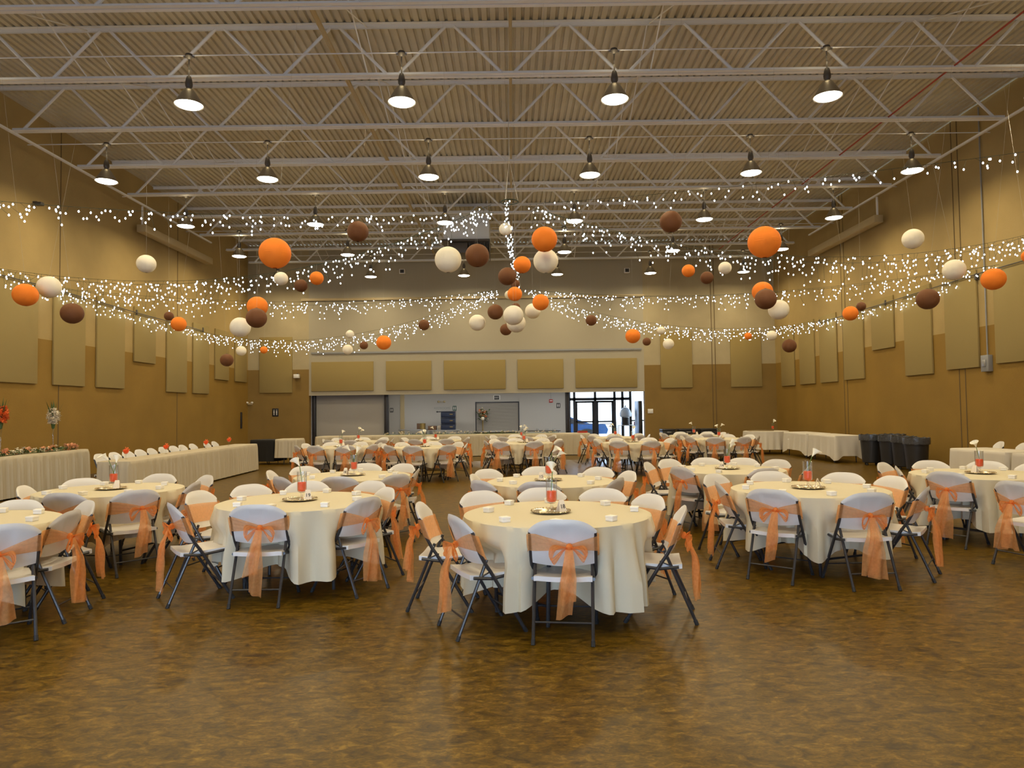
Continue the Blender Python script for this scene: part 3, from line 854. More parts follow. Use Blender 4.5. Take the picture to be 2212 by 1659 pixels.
# ------------------------------------------------------------------ rectangular tables
def rect_table(name, label, cx, cy, hx, hy, zt, rz):
    t = thing('folding_table', label, 'table', (cx, cy, 0), rz, None)
    MB().rbox(-hx+0.01, hx-0.01, -hy+0.01, hy-0.01, zt-0.045, zt-0.006, 0.006).build('tabletop', M['tabletop'], t)
    for sx in (-1, 1):
        for sy in (-1, 1):
            MB().tube([(sx*(hx-0.25), sy*(hy-0.08), 0), (sx*(hx-0.30), sy*(hy-0.09), zt-0.045)], 0.014, 8).build('leg', M['tube'], t)
    return t
def rect_cloth(label, cx, cy, hx, hy, zt, hem_z, rz, pleat, m, cdrop=0.0, cat='tablecloth', nm='tablecloth', group=None, seed=0):
    rnd = random.Random(seed); a1, a2 = rnd.uniform(0, 6), rnd.uniform(0, 6)
    per = rect_perimeter(hx, hy)
    xy = {round(s, 5): (x, y) for (x, y, nx, ny, s) in per}
    def hem(s):
        x, y = xy[round(s, 5)]
        d = math.hypot(max(0, abs(x)-(hx-0.28))/0.28, max(0, abs(y)-(hy-0.28))/0.28)
        k = max(0, min(1, (min(abs(x)/hx, 1)*min(abs(y)/hy, 1)-0.5)*2))
        return hem_z - cdrop*k
    if pleat: rip = lambda s, t: 0.012 + 0.03*t + (0.014*math.sin(s*2*PI/0.105+a1) + 0.010*math.sin(s*2*PI/0.31+a2))*min(1, t*6)
    else: rip = lambda s, t: 0.004 + 0.035*t + (0.014*math.sin(s*2*PI/0.42+a1) + 0.009*math.sin(s*2*PI/0.23+a2))*t
    o = cloth_mesh(per, (0, 0), zt, hem, rip, 12).build(nm, m, None, 60)
    o.location = (cx, cy, 0); o.rotation_euler = (0,0,rz); tag(o, label, cat, group); return o
def seg_table(p0, p1, depth, zt, hem, pleat, m, tlabel, clabel, cdrop=0.0, side=1, seed=0, over=0.0):
    """front edge from p0 to p1 (xy); the table extends 'depth' to the given side"""
    d = Vector((p1[0]-p0[0], p1[1]-p0[1])); L = d.length; d.normalize(); nrm = Vector((-d.y, d.x))*side
    c = Vector(((p0[0]+p1[0])/2, (p0[1]+p1[1])/2)) + nrm*depth/2; rz = math.atan2(d.y, d.x)
    rect_table('folding_table', tlabel, c.x, c.y, L/2, depth/2, zt-0.01, rz)
    return rect_cloth(clabel, c.x, c.y, L/2, depth/2, zt, hem, rz, pleat, m, cdrop, seed=seed), c, rz
# head table by the left wall
HL, hc_, hrz = seg_table((-9.75, 12.2), (-9.95, 16.55), 0.70, 0.84, 0.03, True, M['skirt'],
    'long table under the pleated skirt at the left edge', 'pleated ivory skirt on the flower-topped table at left edge', side=1, seed=2)
# long table with bare chairs
L2a = (-7.12, 13.1); L2b = (-7.28, 20.1)
seg_table(L2a, L2b, 0.60, 0.762, 0.03, True, M['skirt'], 'long row of tables under pleated ivory skirt by left wall', 'pleated ivory skirt on the long table lined with bare chairs', side=1, seed=3)
# buffet across the back
seg_table((-7.0, 25.0), (2.75, 25.0), 0.76, 0.772, 0.02, True, M['skirt'], 'long serving table across the back, under its skirt', 'long pleated ivory skirt of the serving table across the back', side=1, seed=4)
# small tables near back left
seg_table((-8.35, 22.4), (-7.55, 22.2), 0.76, 0.78, 0.10, False, M['black_cloth'], 'folding table under black cover in the back left corner', 'black cover on the table in the back left corner', side=1, seed=5)
seg_table((-7.45, 22.1), (-6.75, 22.1), 0.76, 0.80, 0.22, True, M['skirt'], 'small table under short ivory skirt, back left', 'short pleated ivory skirt beside the black covered table', side=1, seed=6)
# right side
p = center_from(1654, 931)
put(TP, (p.x, p.y, 0), 0.4, 'round folding table in the back right corner')
o = cloth_mesh(round_perimeter(TR), (0, 0), 0.775, lambda s: 0.16, lambda s, t: 0.04*t+0.026*math.sin(22*s)*t+0.012*math.sin(9*s)*t, 12).build('tablecloth', M['white_cloth'], None, 60)
o.location = (p.x, p.y, 0); tag(o, 'white pleated cloth on the round table, back right corner', 'tablecloth')
corner_table = p
seg_table((9.12, 21.75), (9.12, 19.95), 0.78, 0.775, 0.20, False, M['white_cloth'], 'nearer folding table along the right wall beside the bins', 'white cloth on the nearer table beside the black bins', cdrop=0.14, side=1, seed=7)
seg_table((9.12, 23.75), (9.12, 21.9), 0.78, 0.775, 0.22, False, M['white_cloth'], 'farther folding table along the right wall, behind another', 'white cloth on the farther table along the right wall', cdrop=0.14, side=1, seed=8)
seg_table((8.50, 13.75), (8.62, 12.35), 0.76, 0.768, 0.12, False, M['white_cloth'], 'folding table by the right wall under pale cloth', 'pale cloth on table by the right wall, farther one', cdrop=0.06, side=1, seed=9)
seg_table((8.62, 12.22), (8.70, 10.4), 0.76, 0.768, 0.12, False, M['white_cloth'], 'folding table at the right frame edge under bluish cloth', 'pale cloth on table at the right edge of the view', cdrop=0.06, side=1, seed=10)

# bare chairs
d = (Vector(L2b)-Vector(L2a)).normalized(); nr = Vector((-d.y, d.x))
ts = [1.05, 1.58, 2.10, 2.62, 3.16, 3.7, 4.25, 4.75, 5.35, 6.25, 6.78]
wd = ['nearest', 'second', 'third', 'fourth', 'fifth', 'sixth', 'seventh', 'eighth', 'ninth', 'tenth', 'farthest']
for k, t in enumerate(ts):
    b = Vector(L2a)+d*t+nr*(0.60+0.33)
    face = math.atan2(-nr.y, -nr.x)+random.uniform(-0.06, 0.06)
    place_chair(b.x, b.y, face-PI/2, '%s bare white folding chair behind the long skirted table' % wd[k], 'bare chairs at the long table', 5)
q = at_z(30, 963, 0.86)
place_chair(-10.42, 14.05, math.radians(-100), 'sashed chair behind the flower-topped table at left', 'chairs at the flower table', 1)
place_chair(-10.42, 12.9, math.radians(-90), 'sashed chair behind flower-topped table beyond the left edge', 'chairs at the flower table', 2)
for (px, py, lab) in ((2157, 949, 'bare white folding chair behind the right-hand table, farther one'), (2207, 954, 'bare white folding chair behind right-hand table, at frame edge')):
    X = 9.95; q = at_x(px, py, X)
    place_chair(X-0.2, q.y, math.radians(75), lab, 'bare chairs by the right wall', 5)

q = at_z(2190, 1039, 0.85); fa = math.radians(18)
place_chair(q.x+0.225*math.cos(fa), q.y+0.225*math.sin(fa), fa-PI/2, 'sashed chair cut by the right frame edge, its bow turned to the left', 'sashed chairs around the round tables', 2)
# orange goblets on long table
def make_goblet():
    c = thing('orange_goblet', 'x', 'candle holder', (0,0,-50), 0, 'orange goblets on the long table')
    MB().lathe([(0.001,0),(0.035,0),(0.036,0.003),(0.007,0.012),(0.006,0.08),(0.02,0.095),(0.045,0.13),(0.05,0.17),(0.047,0.17),(0.04,0.13),(0.001,0.10)], 20).build('glass', M['glass'], c)
    MB().lathe([(0.001,0.1),(0.025,0.105),(0.05,0.14),(0.056,0.175),(0.03,0.19),(0.001,0.185)], 16).build('orange_filling', M['beads'], c)
    b = MB(); rnd = random.Random(2)
    for k in range(9): b.blossom((rnd.uniform(-.04,.04), rnd.uniform(-.04,.04), rnd.uniform(.17,.21)), 0.035, 5, rnd)
    b.build('orange_petals', M['petal_o'], c)
    return freeze(c)
G0 = make_goblet()
for t, w in ((0.55, 'nearest'), (2.2, 'second'), (4.3, 'third'), (5.8, 'farthest')):
    b = Vector(L2a)+d*t+nr*0.35
    put(G0, (b.x, b.y, 0.765), 0, '%s orange goblet on the long skirted table' % w)

# garlands
def garland(name, label, pts, w, seed, flowers, dens=26, pf=0.38):
    rnd = random.Random(seed); g = thing(name, label, 'garland', (0,0,0))
    lf = MB(); fl = [MB() for _ in flowers]; st = MB().tube(pts, 0.006, 5)
    for (a, b) in zip(pts, pts[1:]):
        a, b = Vector(a), Vector(b); L = (b-a).length
        for k in range(int(L*dens)):
            p = a.lerp(b, rnd.random()) + Vector((rnd.uniform(-w, w), rnd.uniform(-w, w), rnd.uniform(0.0, 0.05)))
            dr = Vector((rnd.uniform(-1, 1), rnd.uniform(-1, 1), rnd.uniform(0, 0.9))).normalized(); s_ = dr.cross(Vector((0,0,1))).normalized()*0.018; ln = rnd.uniform(0.05, 0.09)
            lf.add([p, p+dr*ln*.5+s_, p+dr*ln, p+dr*ln*.5-s_, p+dr*ln*.5+Vector((0,0,.006))], [(0,1,4),(1,2,4),(2,3,4),(3,0,4)])
            if rnd.random() < pf:
                i = rnd.randrange(len(flowers)); fl[i].blossom(p+Vector((0,0,rnd.uniform(.01,.05))), flowers[i][1], 9, rnd)
    st.build('vine', M['stem'], g); lf.build('foliage', M['leaf'], g, 0)['kind'] = 'stuff'
    for m_, (mn, r) in zip(fl, flowers):
        if m_.f: m_.build('blossoms', M[mn], g, 0)['kind'] = 'stuff'
    return g
garland('flower_garland', 'garland of peach and cream flowers on the table at left edge', [(-9.98, 13.6, 0.85), (-10.1, 14.6, 0.855), (-10.05, 15.4, 0.85), (-10.15, 16.35, 0.85)], 0.09, 4, [('petal_p', 0.085), ('petal_w', 0.06), ('petal_w', 0.05)], 170, 0.13)
garland('leafy_garland', 'long leafy garland with white blooms on the back serving table', [(-4.6, 25.35, 0.785), (-2.5, 25.4, 0.785), (0, 25.3, 0.785), (1.6, 25.4, 0.785)], 0.10, 5, [('petal_w', 0.045)], 30)
# tall vases of gladioli
def gladiolus(x, y, z0, colr, label, h=0.62):
    g = thing('tall_flower_vase', label, 'vase', (x, y, z0), 0, 'tall gladiolus arrangements')
    MB().lathe([(0.001,0),(0.055,0),(0.057,0.004),(0.018,0.02),(0.014,0.1),(0.013,0.3),(0.018,0.45),(0.045,h),(0.042,h),(0.015,0.45),(0.008,0.3),(0.008,0.05),(0.001,0.04)], 20).build('glass', M['glass'], g)
    MB().lathe([(0.001,h-0.14),(0.028,h-0.12),(0.043,h-0.02),(0.001,h)], 14).build('foam', M['leaf'], g)
    rnd = random.Random(hash(label) % 1000 if False else len(label)); b = MB(); l = MB()
    for k in range(110):
        a = rnd.uniform(0, 6.28); zz = h + rnd.uniform(0.0, 0.30); rr_ = 0.11*rnd.random()**0.5*(1-abs((zz-h)-0.15)*3.0)+0.01
        b.blossom((rr_*math.cos(a), rr_*math.sin(a), zz), rnd.uniform(0.05, 0.075), 6, rnd)
    b.build('gladiolus_blossoms', M[colr], g, 0)['kind'] = 'stuff'
    for k in range(14):
        a = rnd.uniform(0, 6.28); L = rnd.uniform(0.3, 0.55); sp = rnd.uniform(0.03, 0.22)
        p0 = Vector((0, 0, h-0.02)); p2 = Vector((sp*math.cos(a), sp*math.sin(a), h+L)); p1 = (p0+p2)/2+Vector((0,0,0.03)); w = Vector((-math.sin(a), math.cos(a), 0))*0.012
        l.add([p0-w, p0+w, p1+w*1.2, p1-w*1.2, p2], [(0,1,2,3),(3,2,4)])
    l.build('leaf_blades', M['leaf'], g, 0)
    return g
q = at_x(14, 965, -9.98); gladiolus(-10.1, q.y, 0.845, 'petal_o', 'tall clear vase of orange gladioli at the left frame edge', 0.66)
q = at_x(126, 960, -10.08); gladiolus(-10.2, q.y, 0.845, 'petal_w', 'tall clear vase of cream gladioli on the skirted table', 0.62)

# ------------------------------------------------------------------ bins
def make_bin():
    c = thing('waste_bin', 'x', 'bin', (0,0,-50), 0, 'charcoal waste bins along the right wall')
    MB().lathe([(0.001,0.06),(0.20,0.06),(0.215,0.075),(0.262,0.66),(0.275,0.66),(0.280,0.70),(0.268,0.70),(0.255,0.68),(0.205,0.10),(0.001,0.09)], 32).build('drum', M['bin'], c)
    def fn(a, b):
        t = a*2*PI; r = [0.262, 0.278, 0.290, 0.292, 0.285][int(b*4)] + 0.004*math.sin(17*t+b*7); z = [0.60, 0.712, 0.715, 0.64, 0.58][int(b*4)] + 0.008*math.sin(11*t)
        return (r*math.cos(t), r*math.sin(t), z)
    MB().grid(fn, 48, 4).build('liner', M['liner'], c, 60)
    for k in range(4):
        a = PI/4+k*PI/2; MB().lathe([(0.001,0),(0.028,0.005),(0.03,0.028),(0.02,0.058),(0.001,0.06)], 10, (0.17*math.cos(a), 0.17*math.sin(a), 0)).build('caster', M['rubber'], c)
    c.scale = (1.05, 1.05, 1.16); return freeze(c)
B0 = make_bin()
for x, y, lab in ((9.72, 17.0, 'nearest charcoal waste bin with clear liner, by right wall'), (9.88, 17.85, 'second nearest charcoal waste bin by the right wall'),
                  (9.95, 18.60, 'middle charcoal waste bin by the right wall'), (9.75, 19.2, 'waste bin with bunched liner next to cloth table'), (10.45, 19.35, 'rearmost charcoal waste bin against the right wall')):
    put(B0, (x, y, 0), random.uniform(0, 3), lab)
# dark items against the back wall at right
for (px0, px1, lab) in ((1428, 1456, 'low black case on the back wall table, left one'), (1464, 1503, 'low black case on the back wall table, middle one'), (1510, 1547, 'low black case on the back wall table, right one')):
    a = at_y(px0, 930, 27.9); b = at_y(px1, 930, 27.9)
    c = thing('storage_case', lab, 'case', ((a.x+b.x)/2, 27.9, 0), 0, 'black cases near the back wall')
    w = (b.x-a.x)/2
    MB().rbox(-w, w, -0.3, 0.3, 0.04, 0.72, 0.02).build('body', M['signblack'], c)
    MB().rbox(-w-0.01, w+0.01, -0.31, 0.31, 0.725, 0.80, 0.02).build('lid', M['bin'], c)
    MB().rbox(-0.08, 0.08, -0.335, -0.311, 0.66, 0.69, 0.004).build('latch', M['steelgrey'], c)
# small vase and candle on corner table
p = corner_table
put(V0[1], (p.x+0.25, p.y, 0.778), 0, 'orange beaded vase on the back right corner table')
o = MB().rbox(-0.5, 0.35, -0.15, 0.15, 0.0, 0.012, 0.004).build('wooden_tray', M['wicker']); o.location = (p.x-0.15, p.y-0.1, 0.778); tag(o, 'flat tan tray on the back right corner table', 'tray')

# ------------------------------------------------------------------ wall fittings
def wall_item(name, label, cat, loc, rz, parts, group=None):
    t = thing(name, label, cat, loc, rz, group)
    for nm, mb, m in parts: mb.build(nm, M[m], t)
    return t
q = at_x(2137, 782, XW)
wall_item('junction_box', 'grey electrical box with conduit on the right wall', 'box', (XW-0.004, q.y, q.z), 0,
   [('box', MB().rbox(-0.11, 0, -0.13, 0.13, -0.22, 0.16, 0.01), 'wallbox'), ('cover', MB().rbox(-0.13, -0.111, -0.06, 0.06, -0.1, 0.05, 0.004), 'steelgrey'), ('conduit', MB().tube([(-0.03,0,0.16),(-0.03,0,ZJT-q.z-0.1)], 0.016, 8), 'wallbox')])
q = at_y(643, 813, YB)
wall_item('wall_speaker', 'small white box on bracket above left of the opening', 'speaker', (q.x, YB, q.z), 0,
   [('body', MB().rbox(-0.11, 0.11, -0.22, -0.05, -0.08, 0.08, 0.01), 'signwhite'), ('bracket', MB().box(-0.02, 0.02, -0.05, 0, -0.02, 0.12), 'dark')])
q = at_y(541, 872, YB)
wall_item('emergency_light', 'twin-headed emergency light by the back left corner', 'emergency light', (q.x, YB, q.z), 0,
   [('housing', MB().rbox(-0.10, 0.10, -0.06, 0, -0.05, 0.03, 0.008), 'tansteel'), ('lamp_head', MB().lathe([(0.001,0.06),(0.05,0.05),(0.055,0),(0.001,-0.02)], 14, (-0.1,-0.1,0.02)), 'signwhite'), ('lamp_head', MB().lathe([(0.001,0.06),(0.05,0.05),(0.055,0),(0.001,-0.02)], 14, (0.1,-0.1,0.02)), 'signwhite')])
def restroom_sign(px, py, Y, label, m='signblack', w=0.11):
    q = at_y(px, py, Y)
    t = thing('restroom_sign', label, 'sign', (q.x, Y, q.z), 0, 'restroom signs')
    MB().rbox(-w, w, -0.015, 0, -w*1.3, w*1.3, 0.004).build('plate', M[m], t)
    g = MB()
    for sx in (-1, 1):
        g.lathe([(0.001,-0.018),(0.014,-0.01),(0.017,0),(0.014,0.01),(0.001,0.018)], 10, (sx*w*0.42, -0.022, w*0.75))
        g.box(sx*w*0.42-0.02, sx*w*0.42+0.02, -0.02, -0.016, -w*0.15, w*0.5); g.box(sx*w*0.42-0.016, sx*w*0.42-0.003, -0.02, -0.016, -w*0.85, -w*0.15); g.box(sx*w*0.42+0.003, sx*w*0.42+0.016, -0.02, -0.016, -w*0.85, -w*0.15)
    g.build('pictogram', M['signwhite'], t); return t
restroom_sign(595, 891, YB, 'black pictogram sign on the back wall at left', w=0.13)
q = at_y(1405, 888, YB)
wall_item('switch_plate', 'white switch plate right of the opening', 'switch', (q.x, YB, q.z), 0,
   [('plate', MB().rbox(-0.11, 0.11, -0.02, 0, -0.09, 0.09, 0.005), 'signwhite'), ('switch', MB().rbox(-0.05, -0.02, -0.03, -0.02, -0.03, 0.03, 0.003), 'signwhite'), ('switch', MB().rbox(0.02, 0.05, -0.03, -0.02, -0.03, 0.03, 0.003), 'signwhite')])
q = at_x(520, 908, -XW)
wall_item('door_closer_bar', 'dark vertical bar on the left wall near the corner', 'bar', (-XW, q.y, q.z), 0, [('bar', MB().rbox(0, 0.05, -0.05, 0.05, -0.33, 0.33, 0.01), 'dark')])
q = at_x(72, 437, -XW)
wall_item('security_camera', 'small camera on the upper left wall', 'camera', (-XW, q.y, q.z), 0, [('mount', MB().rbox(0, 0.10, -0.03, 0.03, -0.02, 0.02, 0.005), 'ballast'), ('body', MB().rbox(0.06, 0.22, -0.06, 0.06, -0.08, 0.0, 0.015), 'ballast')])
for (px, lab) in ((870, 'left'), (1353, 'right')):
    q = at_y(px, 588 if px < 1000 else 586, YB)
    wall_item('loudspeaker', 'small white loudspeaker high on the back wall, %s one' % lab, 'speaker', (q.x, YB, q.z), 0, [('cabinet', MB().rbox(-0.12, 0.12, -0.2, 0, -0.1, 0.1, 0.01), 'signwhite'), ('grille', MB().rbox(-0.08, 0.08, -0.21, -0.201, -0.07, 0.07, 0.003), 'dark')], 'loudspeakers high on the back wall')

# ------------------------------------------------------------------ lobby
YL = 34.2
structure('wall_lobby', MB().box(OX0-0.5, at_y(1224, 900, YL).x, YL, YL+0.2, 0, 3.4), M['lobbywall'])
structure('ceiling_lobby', MB().box(OX0-0.5, OX1+1.6, YB+0.3, YL+0.2, 2.95, 3.1), M['lobbywall'])
structure('wall_lobby_left', MB().box(OX0-0.8, OX0-0.5, YB+0.3, YL+0.2, 0, 3.1), M['lobbywall'])
xp0, xp1 = at_y(684, 900, YB+0.5).x, at_y(830, 900, YB+0.5).x
o = MB().rbox(xp0, xp1, YB+0.45, YB+0.53, 0.01, 2.9, 0.01).build('partition_panel', M['partition']); tag(o, 'grey folding partition closing the left of the opening', 'partition')
o = MB().rbox(OX0+0.02, xp0-0.01, YB+0.35, YB+0.62, 0.0, 2.9, 0.01).build('partition_post', M['dark']); tag(o, 'dark post at the left end of the opening', 'post')
a, b = at_y(830, 900, YB+0.35).x, at_y(839, 900, YB+0.35).x
o = MB().rbox(a+0.01, b, YB+0.32, YB+0.55, 0.0, 2.9, 0.01).build('partition_post', M['dark']); tag(o, 'dark post between grey partition and lobby', 'post')
a, b = at_y(1222, 900, YB+0.5).x, at_y(1230, 900, YB+0.5).x
o = MB().rbox(a, b, YB+0.4, YB+0.7, 0.0, 2.9, 0.01).build('partition_post', M['dark']); tag(o, 'dark post just left of the glass doors', 'post')
# storefront
xd = [at_y(v, 900, YL).x for v in (1230, 1241, 1286, 1328, 1345, 1362)]
st = MB()
for v in xd: st.box(v-0.06, v+0.06, YL-0.05, YL+0.07, 0, 2.95)
zt_ = at_y(1290, 862, YL).z
st.box(xd[0], xd[-1], YL-0.05, YL+0.07, zt_-0.07, zt_+0.07); st.box(xd[0], xd[-1], YL-0.05, YL+0.07, 2.85, 2.95)
d1 = structure('door_1', st, M['dark'])
for k, (xa, xb) in enumerate(((xd[1]+0.06, xd[2]-0.06), (xd[2]+0.06, xd[3]-0.06))):
    lf = MB().box(xa, xa+0.09, YL-0.02, YL+0.03, 0.02, zt_-0.08).box(xb-0.09, xb, YL-0.02, YL+0.03, 0.02, zt_-0.08).box(xa, xb, YL-0.02, YL+0.03, 0.02, 0.2).box(xa, xb, YL-0.02, YL+0.03, zt_-0.18, zt_-0.08).box(xa, xb, YL-0.02, YL+0.03, 0.98, 1.05)
    lo = lf.build('door_leaf', M['dark'], d1)
    MB().box(xa+0.09, xb-0.09, YL, YL+0.01, 0.2, zt_-0.18).build('pane', M['pane'], lo)
    MB().tube([(xa+0.12, YL-0.08, 0.9), (xb-0.12, YL-0.08, 0.9)], 0.015, 6).build('push_bar', M['steelgrey'], lo)
MB().box(xd[0], xd[-1], YL+0.005, YL+0.012, zt_+0.07, 2.85).box(xd[0], xd[1], YL+0.005, YL+0.012, 0.05, zt_-0.07).box(xd[3], xd[5], YL+0.005, YL+0.012, 0.05, zt_-0.07).build('pane', M['pane'], d1)
# right hand glazed side of the lobby
XR = OX1+1.6
gs = MB()
for y in (YB+0.3, YB+1.9, YB+3.5, YL): gs.box(XR, XR+0.1, y, y+0.1, 0, 2.95)
for z in (0.0, 0.95, 2.85): gs.box(XR, XR+0.1, YB+0.3, YL+0.1, z, z+0.08)
w2 = structure('window_2', gs, M['steelgrey'])
MB().box(XR+0.045, XR+0.055, YB+0.4, YL, 0.08, 2.85).build('pane', M['pane'], w2)
gs = MB()
for x in (xd[-1], (xd[-1]+XR)/2, XR): gs.box(x-0.03, x+0.06, YL, YL+0.1, 0, 2.95)
for z in (0.0, 1.0, 2.85): gs.box(xd[-1], XR+0.1, YL, YL+0.1, z, z+0.08)
w3 = structure('window_3', gs, M['steelgrey'])
MB().box(xd[-1], XR, YL+0.045, YL+0.055, 0.08, 2.85).build('pane', M['pane'], w3)
a, b = at_y(1377, 900, YB+1.2).x, at_y(1384, 900, YB+1.2).x
o = MB().rbox(a, b+0.02, YB+0.9, YB+1.9, 0.0, at_y(1380, 866, YB+1.2).z, 0.01).build('open_door_leaf', M['dark']); tag(o, 'dark open door leaf seen edge-on right of glass doors', 'door')
for k, (x, nm) in enumerate(((-4.6, 'left'), (-1.2, 'middle'), (2.2, 'right'))):  # light panels added above the opening, out of view, to brighten the dark lobby
    t = thing('lobby_fill_panel', 'added unseen light panel brightening the lobby, %s one' % nm, 'ceiling lamp', (x, 31.6, 2.94), 0, 'added lobby fill panels')
    MB().rbox(-0.62, 0.62, -0.32, 0.32, -0.035, 0.0, 0.006).build('frame', M['signwhite'], t)
    MB().box(-0.58, 0.58, -0.28, 0.28, -0.04, -0.036).build('diffuser', M['lens'], t)
    ld = bpy.data.lights.new('lobby_fill_light', 'AREA'); ld.shape = 'RECTANGLE'; ld.size = 1.1; ld.size_y = 0.5; ld.energy = 30; ld.color = (1.0, 0.93, 0.80)
    a = bpy.data.objects.new('lobby_fill_light', ld); col.objects.link(a); a.parent = t; a.location = (0, 0, -0.06)
# serving hatch
qa, qb = at_y(1029, 871, YL), at_y(1120, 930, YL)
hatch = thing('serving_hatch', 'closed grey roller shutter hatch in the lobby wall', 'hatch', (0,0,0))
MB().box(qa.x-0.05, qb.x+0.05, YL-0.04, YL, qa.z, qa.z+0.06).box(qa.x-0.05, qa.x, YL-0.04, YL, qb.z, qa.z).box(qb.x, qb.x+0.05, YL-0.04, YL, qb.z, qa.z).build('frame', M['dark'], hatch)
sm = MB(); nsl = 26; hz = (qa.z-qb.z)/nsl
for k in range(nsl): sm.rbox(qa.x, qb.x, YL-0.03, YL-0.012, qb.z+k*hz+0.004, qb.z+(k+1)*hz, 0.006, 1)
sm.build('shutter', M['shutter'], hatch)
MB().rbox(qa.x-0.08, qb.x+0.08, YL-0.35, YL, qb.z-0.05, qb.z-0.001, 0.006).build('ledge', M['steelgrey'], hatch)
# flower stand in front of hatch
q = at_y(1043, 915, YL-0.2)
fs = thing('flower_arrangement', 'orange and cream flowers in tall gold vase on hatch ledge', 'flowers', (q.x, YL-0.27, qb.z+0.001), 0)
hh_ = at_y(1043, 905, YL-0.2).z-qb.z
MB().lathe([(0.001,0),(0.07,0),(0.072,0.01),(0.03,0.03),(0.025,0.15),(0.035,hh_),(0.06,hh_+0.08),(0.001,hh_+0.07)], 18).build('vase', M['wicker'], fs)
rnd = random.Random(9); b1, b2, b3 = MB(), MB(), MB()
for k in range(40):
    c = (rnd.gauss(0,0.09), rnd.gauss(0,0.04), hh_+0.25+rnd.gauss(0,0.11)); (b1 if k % 3 else b2).blossom(c, 0.09, 6, rnd)
for k in range(40):
    b3.blossom((rnd.gauss(0,0.13), rnd.gauss(0,0.04), hh_+0.2+rnd.gauss(0,0.14)), 0.10, 4, rnd)
b1.build('cream_flowers', M['petal_w'], fs, 0)['kind'] = 'stuff'; b2.build('orange_flowers', M['petal_o'], fs, 0)['kind'] = 'stuff'; b3.build('greenery', M['leaf'], fs, 0)['kind'] = 'stuff'
MB().ball((0, -0.08, hh_+0.02), 0.09, 12, 8).build('hydrangea_head', M['petal_w'], fs)
# exit sign, alarm, restroom signs, emergency heads
q = at_y(1073, 859, YL)
ex = thing('exit_sign', 'small lit exit sign above the shutter hatch', 'sign', (q.x, YL, q.z))
MB().rbox(-0.17, 0.17, -0.07, 0, -0.11, 0.11, 0.01).build('case', M['signwhite'], ex)
MB().rbox(-0.12, 0.12, -0.078, -0.071, -0.09, 0.09, 0.004).build('face', M['signblack'], ex)
text_part('lettering', 'EXIT', 0.10, M['signwhite'], ex, (0, -0.081, 0), (PI/2, 0, 0))
q = at_y(1190, 866, YL)
wall_item('fire_alarm', 'red fire alarm horn on the lobby wall', 'alarm', (q.x, YL, q.z), 0, [('horn', MB().rbox(-0.09, 0.09, -0.07, 0, -0.08, 0.08, 0.012), 'red'), ('strobe', MB().rbox(-0.06, 0.06, -0.09, -0.071, -0.02, 0.02, 0.004), 'signwhite'), ('conduit', MB().tube([(0,-0.015,0.08),(0,-0.015,2.9-q.z)], 0.01, 6), 'wallbox')])
restroom_sign(1206, 876, YL, 'dark pictogram sign beside the red fire alarm', w=0.09)
restroom_sign(846, 886, YL, 'dark pictogram sign just right of the partition post', w=0.08)
restroom_sign(982, 882, YL, 'dark green pictogram sign above the stacked food carriers', 'signgreen', w=0.09)
q = at_y(954, 868, YL)
wall_item('emergency_light', 'twin brown emergency lamp heads on the lobby wall', 'emergency light', (q.x, YL, q.z), 0,
   [('lamp_head', MB().lathe([(0.001,0.06),(0.05,0.05),(0.055,-0.03),(0.001,-0.05)], 12, (-0.14,-0.08,0)), 'tansteel'), ('lamp_head', MB().lathe([(0.001,0.06),(0.05,0.05),(0.055,-0.03),(0.001,-0.05)], 12, (0.14,-0.08,0)), 'tansteel'), ('bracket', MB().box(-0.16, 0.16, -0.04, 0, -0.01, 0.01), 'tansteel')])
q = at_y(955, 882, YL)
wd_ = thing('wall_lettering', 'grey RESTROOMS lettering on the lobby wall', 'sign', (q.x, YL-0.01, q.z))
text_part('lettering', 'RESTROOMS', 0.14, M['wallbox'], wd_, (0, 0, 0), (PI/2, 0, 0), 0.004)
ar = MB().box(-0.22, 0, -0.004, 0.004, -0.19, -0.15).add([(-0.22, -0.004, -0.22), (-0.22, -0.004, -0.12), (-0.30, -0.004, -0.17)], [(0, 1, 2)])
ar.build('arrow', M['signblack'], wd_)
# narrow tan pier
a = at_y(865, 900, YL).x; b = at_y(874, 900, YL).x
trim(MB().box(a, b, YL-0.06, YL, 0, 2.95), M['tansteel'])
# lobby tables and goods
def plain_table(px0, px1, py, Y, label, top='steelgrey'):
    a, b = at_y(px0, py, Y), at_y(px1, py, Y)
    t = thing('folding_table', label, 'table', ((a.x+b.x)/2, Y, 0)); w = (b.x-a.x)/2; z = (a.z+b.z)/2
    MB().rbox(-w, w, 0, 0.7, z-0.04, z, 0.008).build('tabletop', M[top], t)
    for sx in (-1, 1):
        for y in (0.06, 0.64): MB().tube([(sx*(w-0.08), y, 0), (sx*(w-0.08), y, z-0.04)], 0.016, 6).build('leg', M['wallbox'], t)
    MB().box(-w+0.08, w-0.08, 0.62, 0.64, z-0.4, z-0.36).build('stretcher', M['wallbox'], t)
    return (a.x+b.x)/2, z
x1, z1 = plain_table(860, 921, 928, 32.7, 'steel-edged folding table in lobby under the round tin')
x2, z2 = plain_table(924, 991, 929, 32.7, 'lobby folding table carrying the stacked food carriers')
x3, z3 = plain_table(1134, 1211, 930, 32.7, 'low grey bench table right of the hatch', 'ballast')
def on(px, Y): return at_y(px, 920, Y).x
def pxm(Y): return F_PX/Y
Yg = 32.9
w = at_y(984, 900, Yg).x-at_y(953, 900, Yg).x; zc = at_y(968, 888, Yg).z; hh_ = (zc-z2)/3
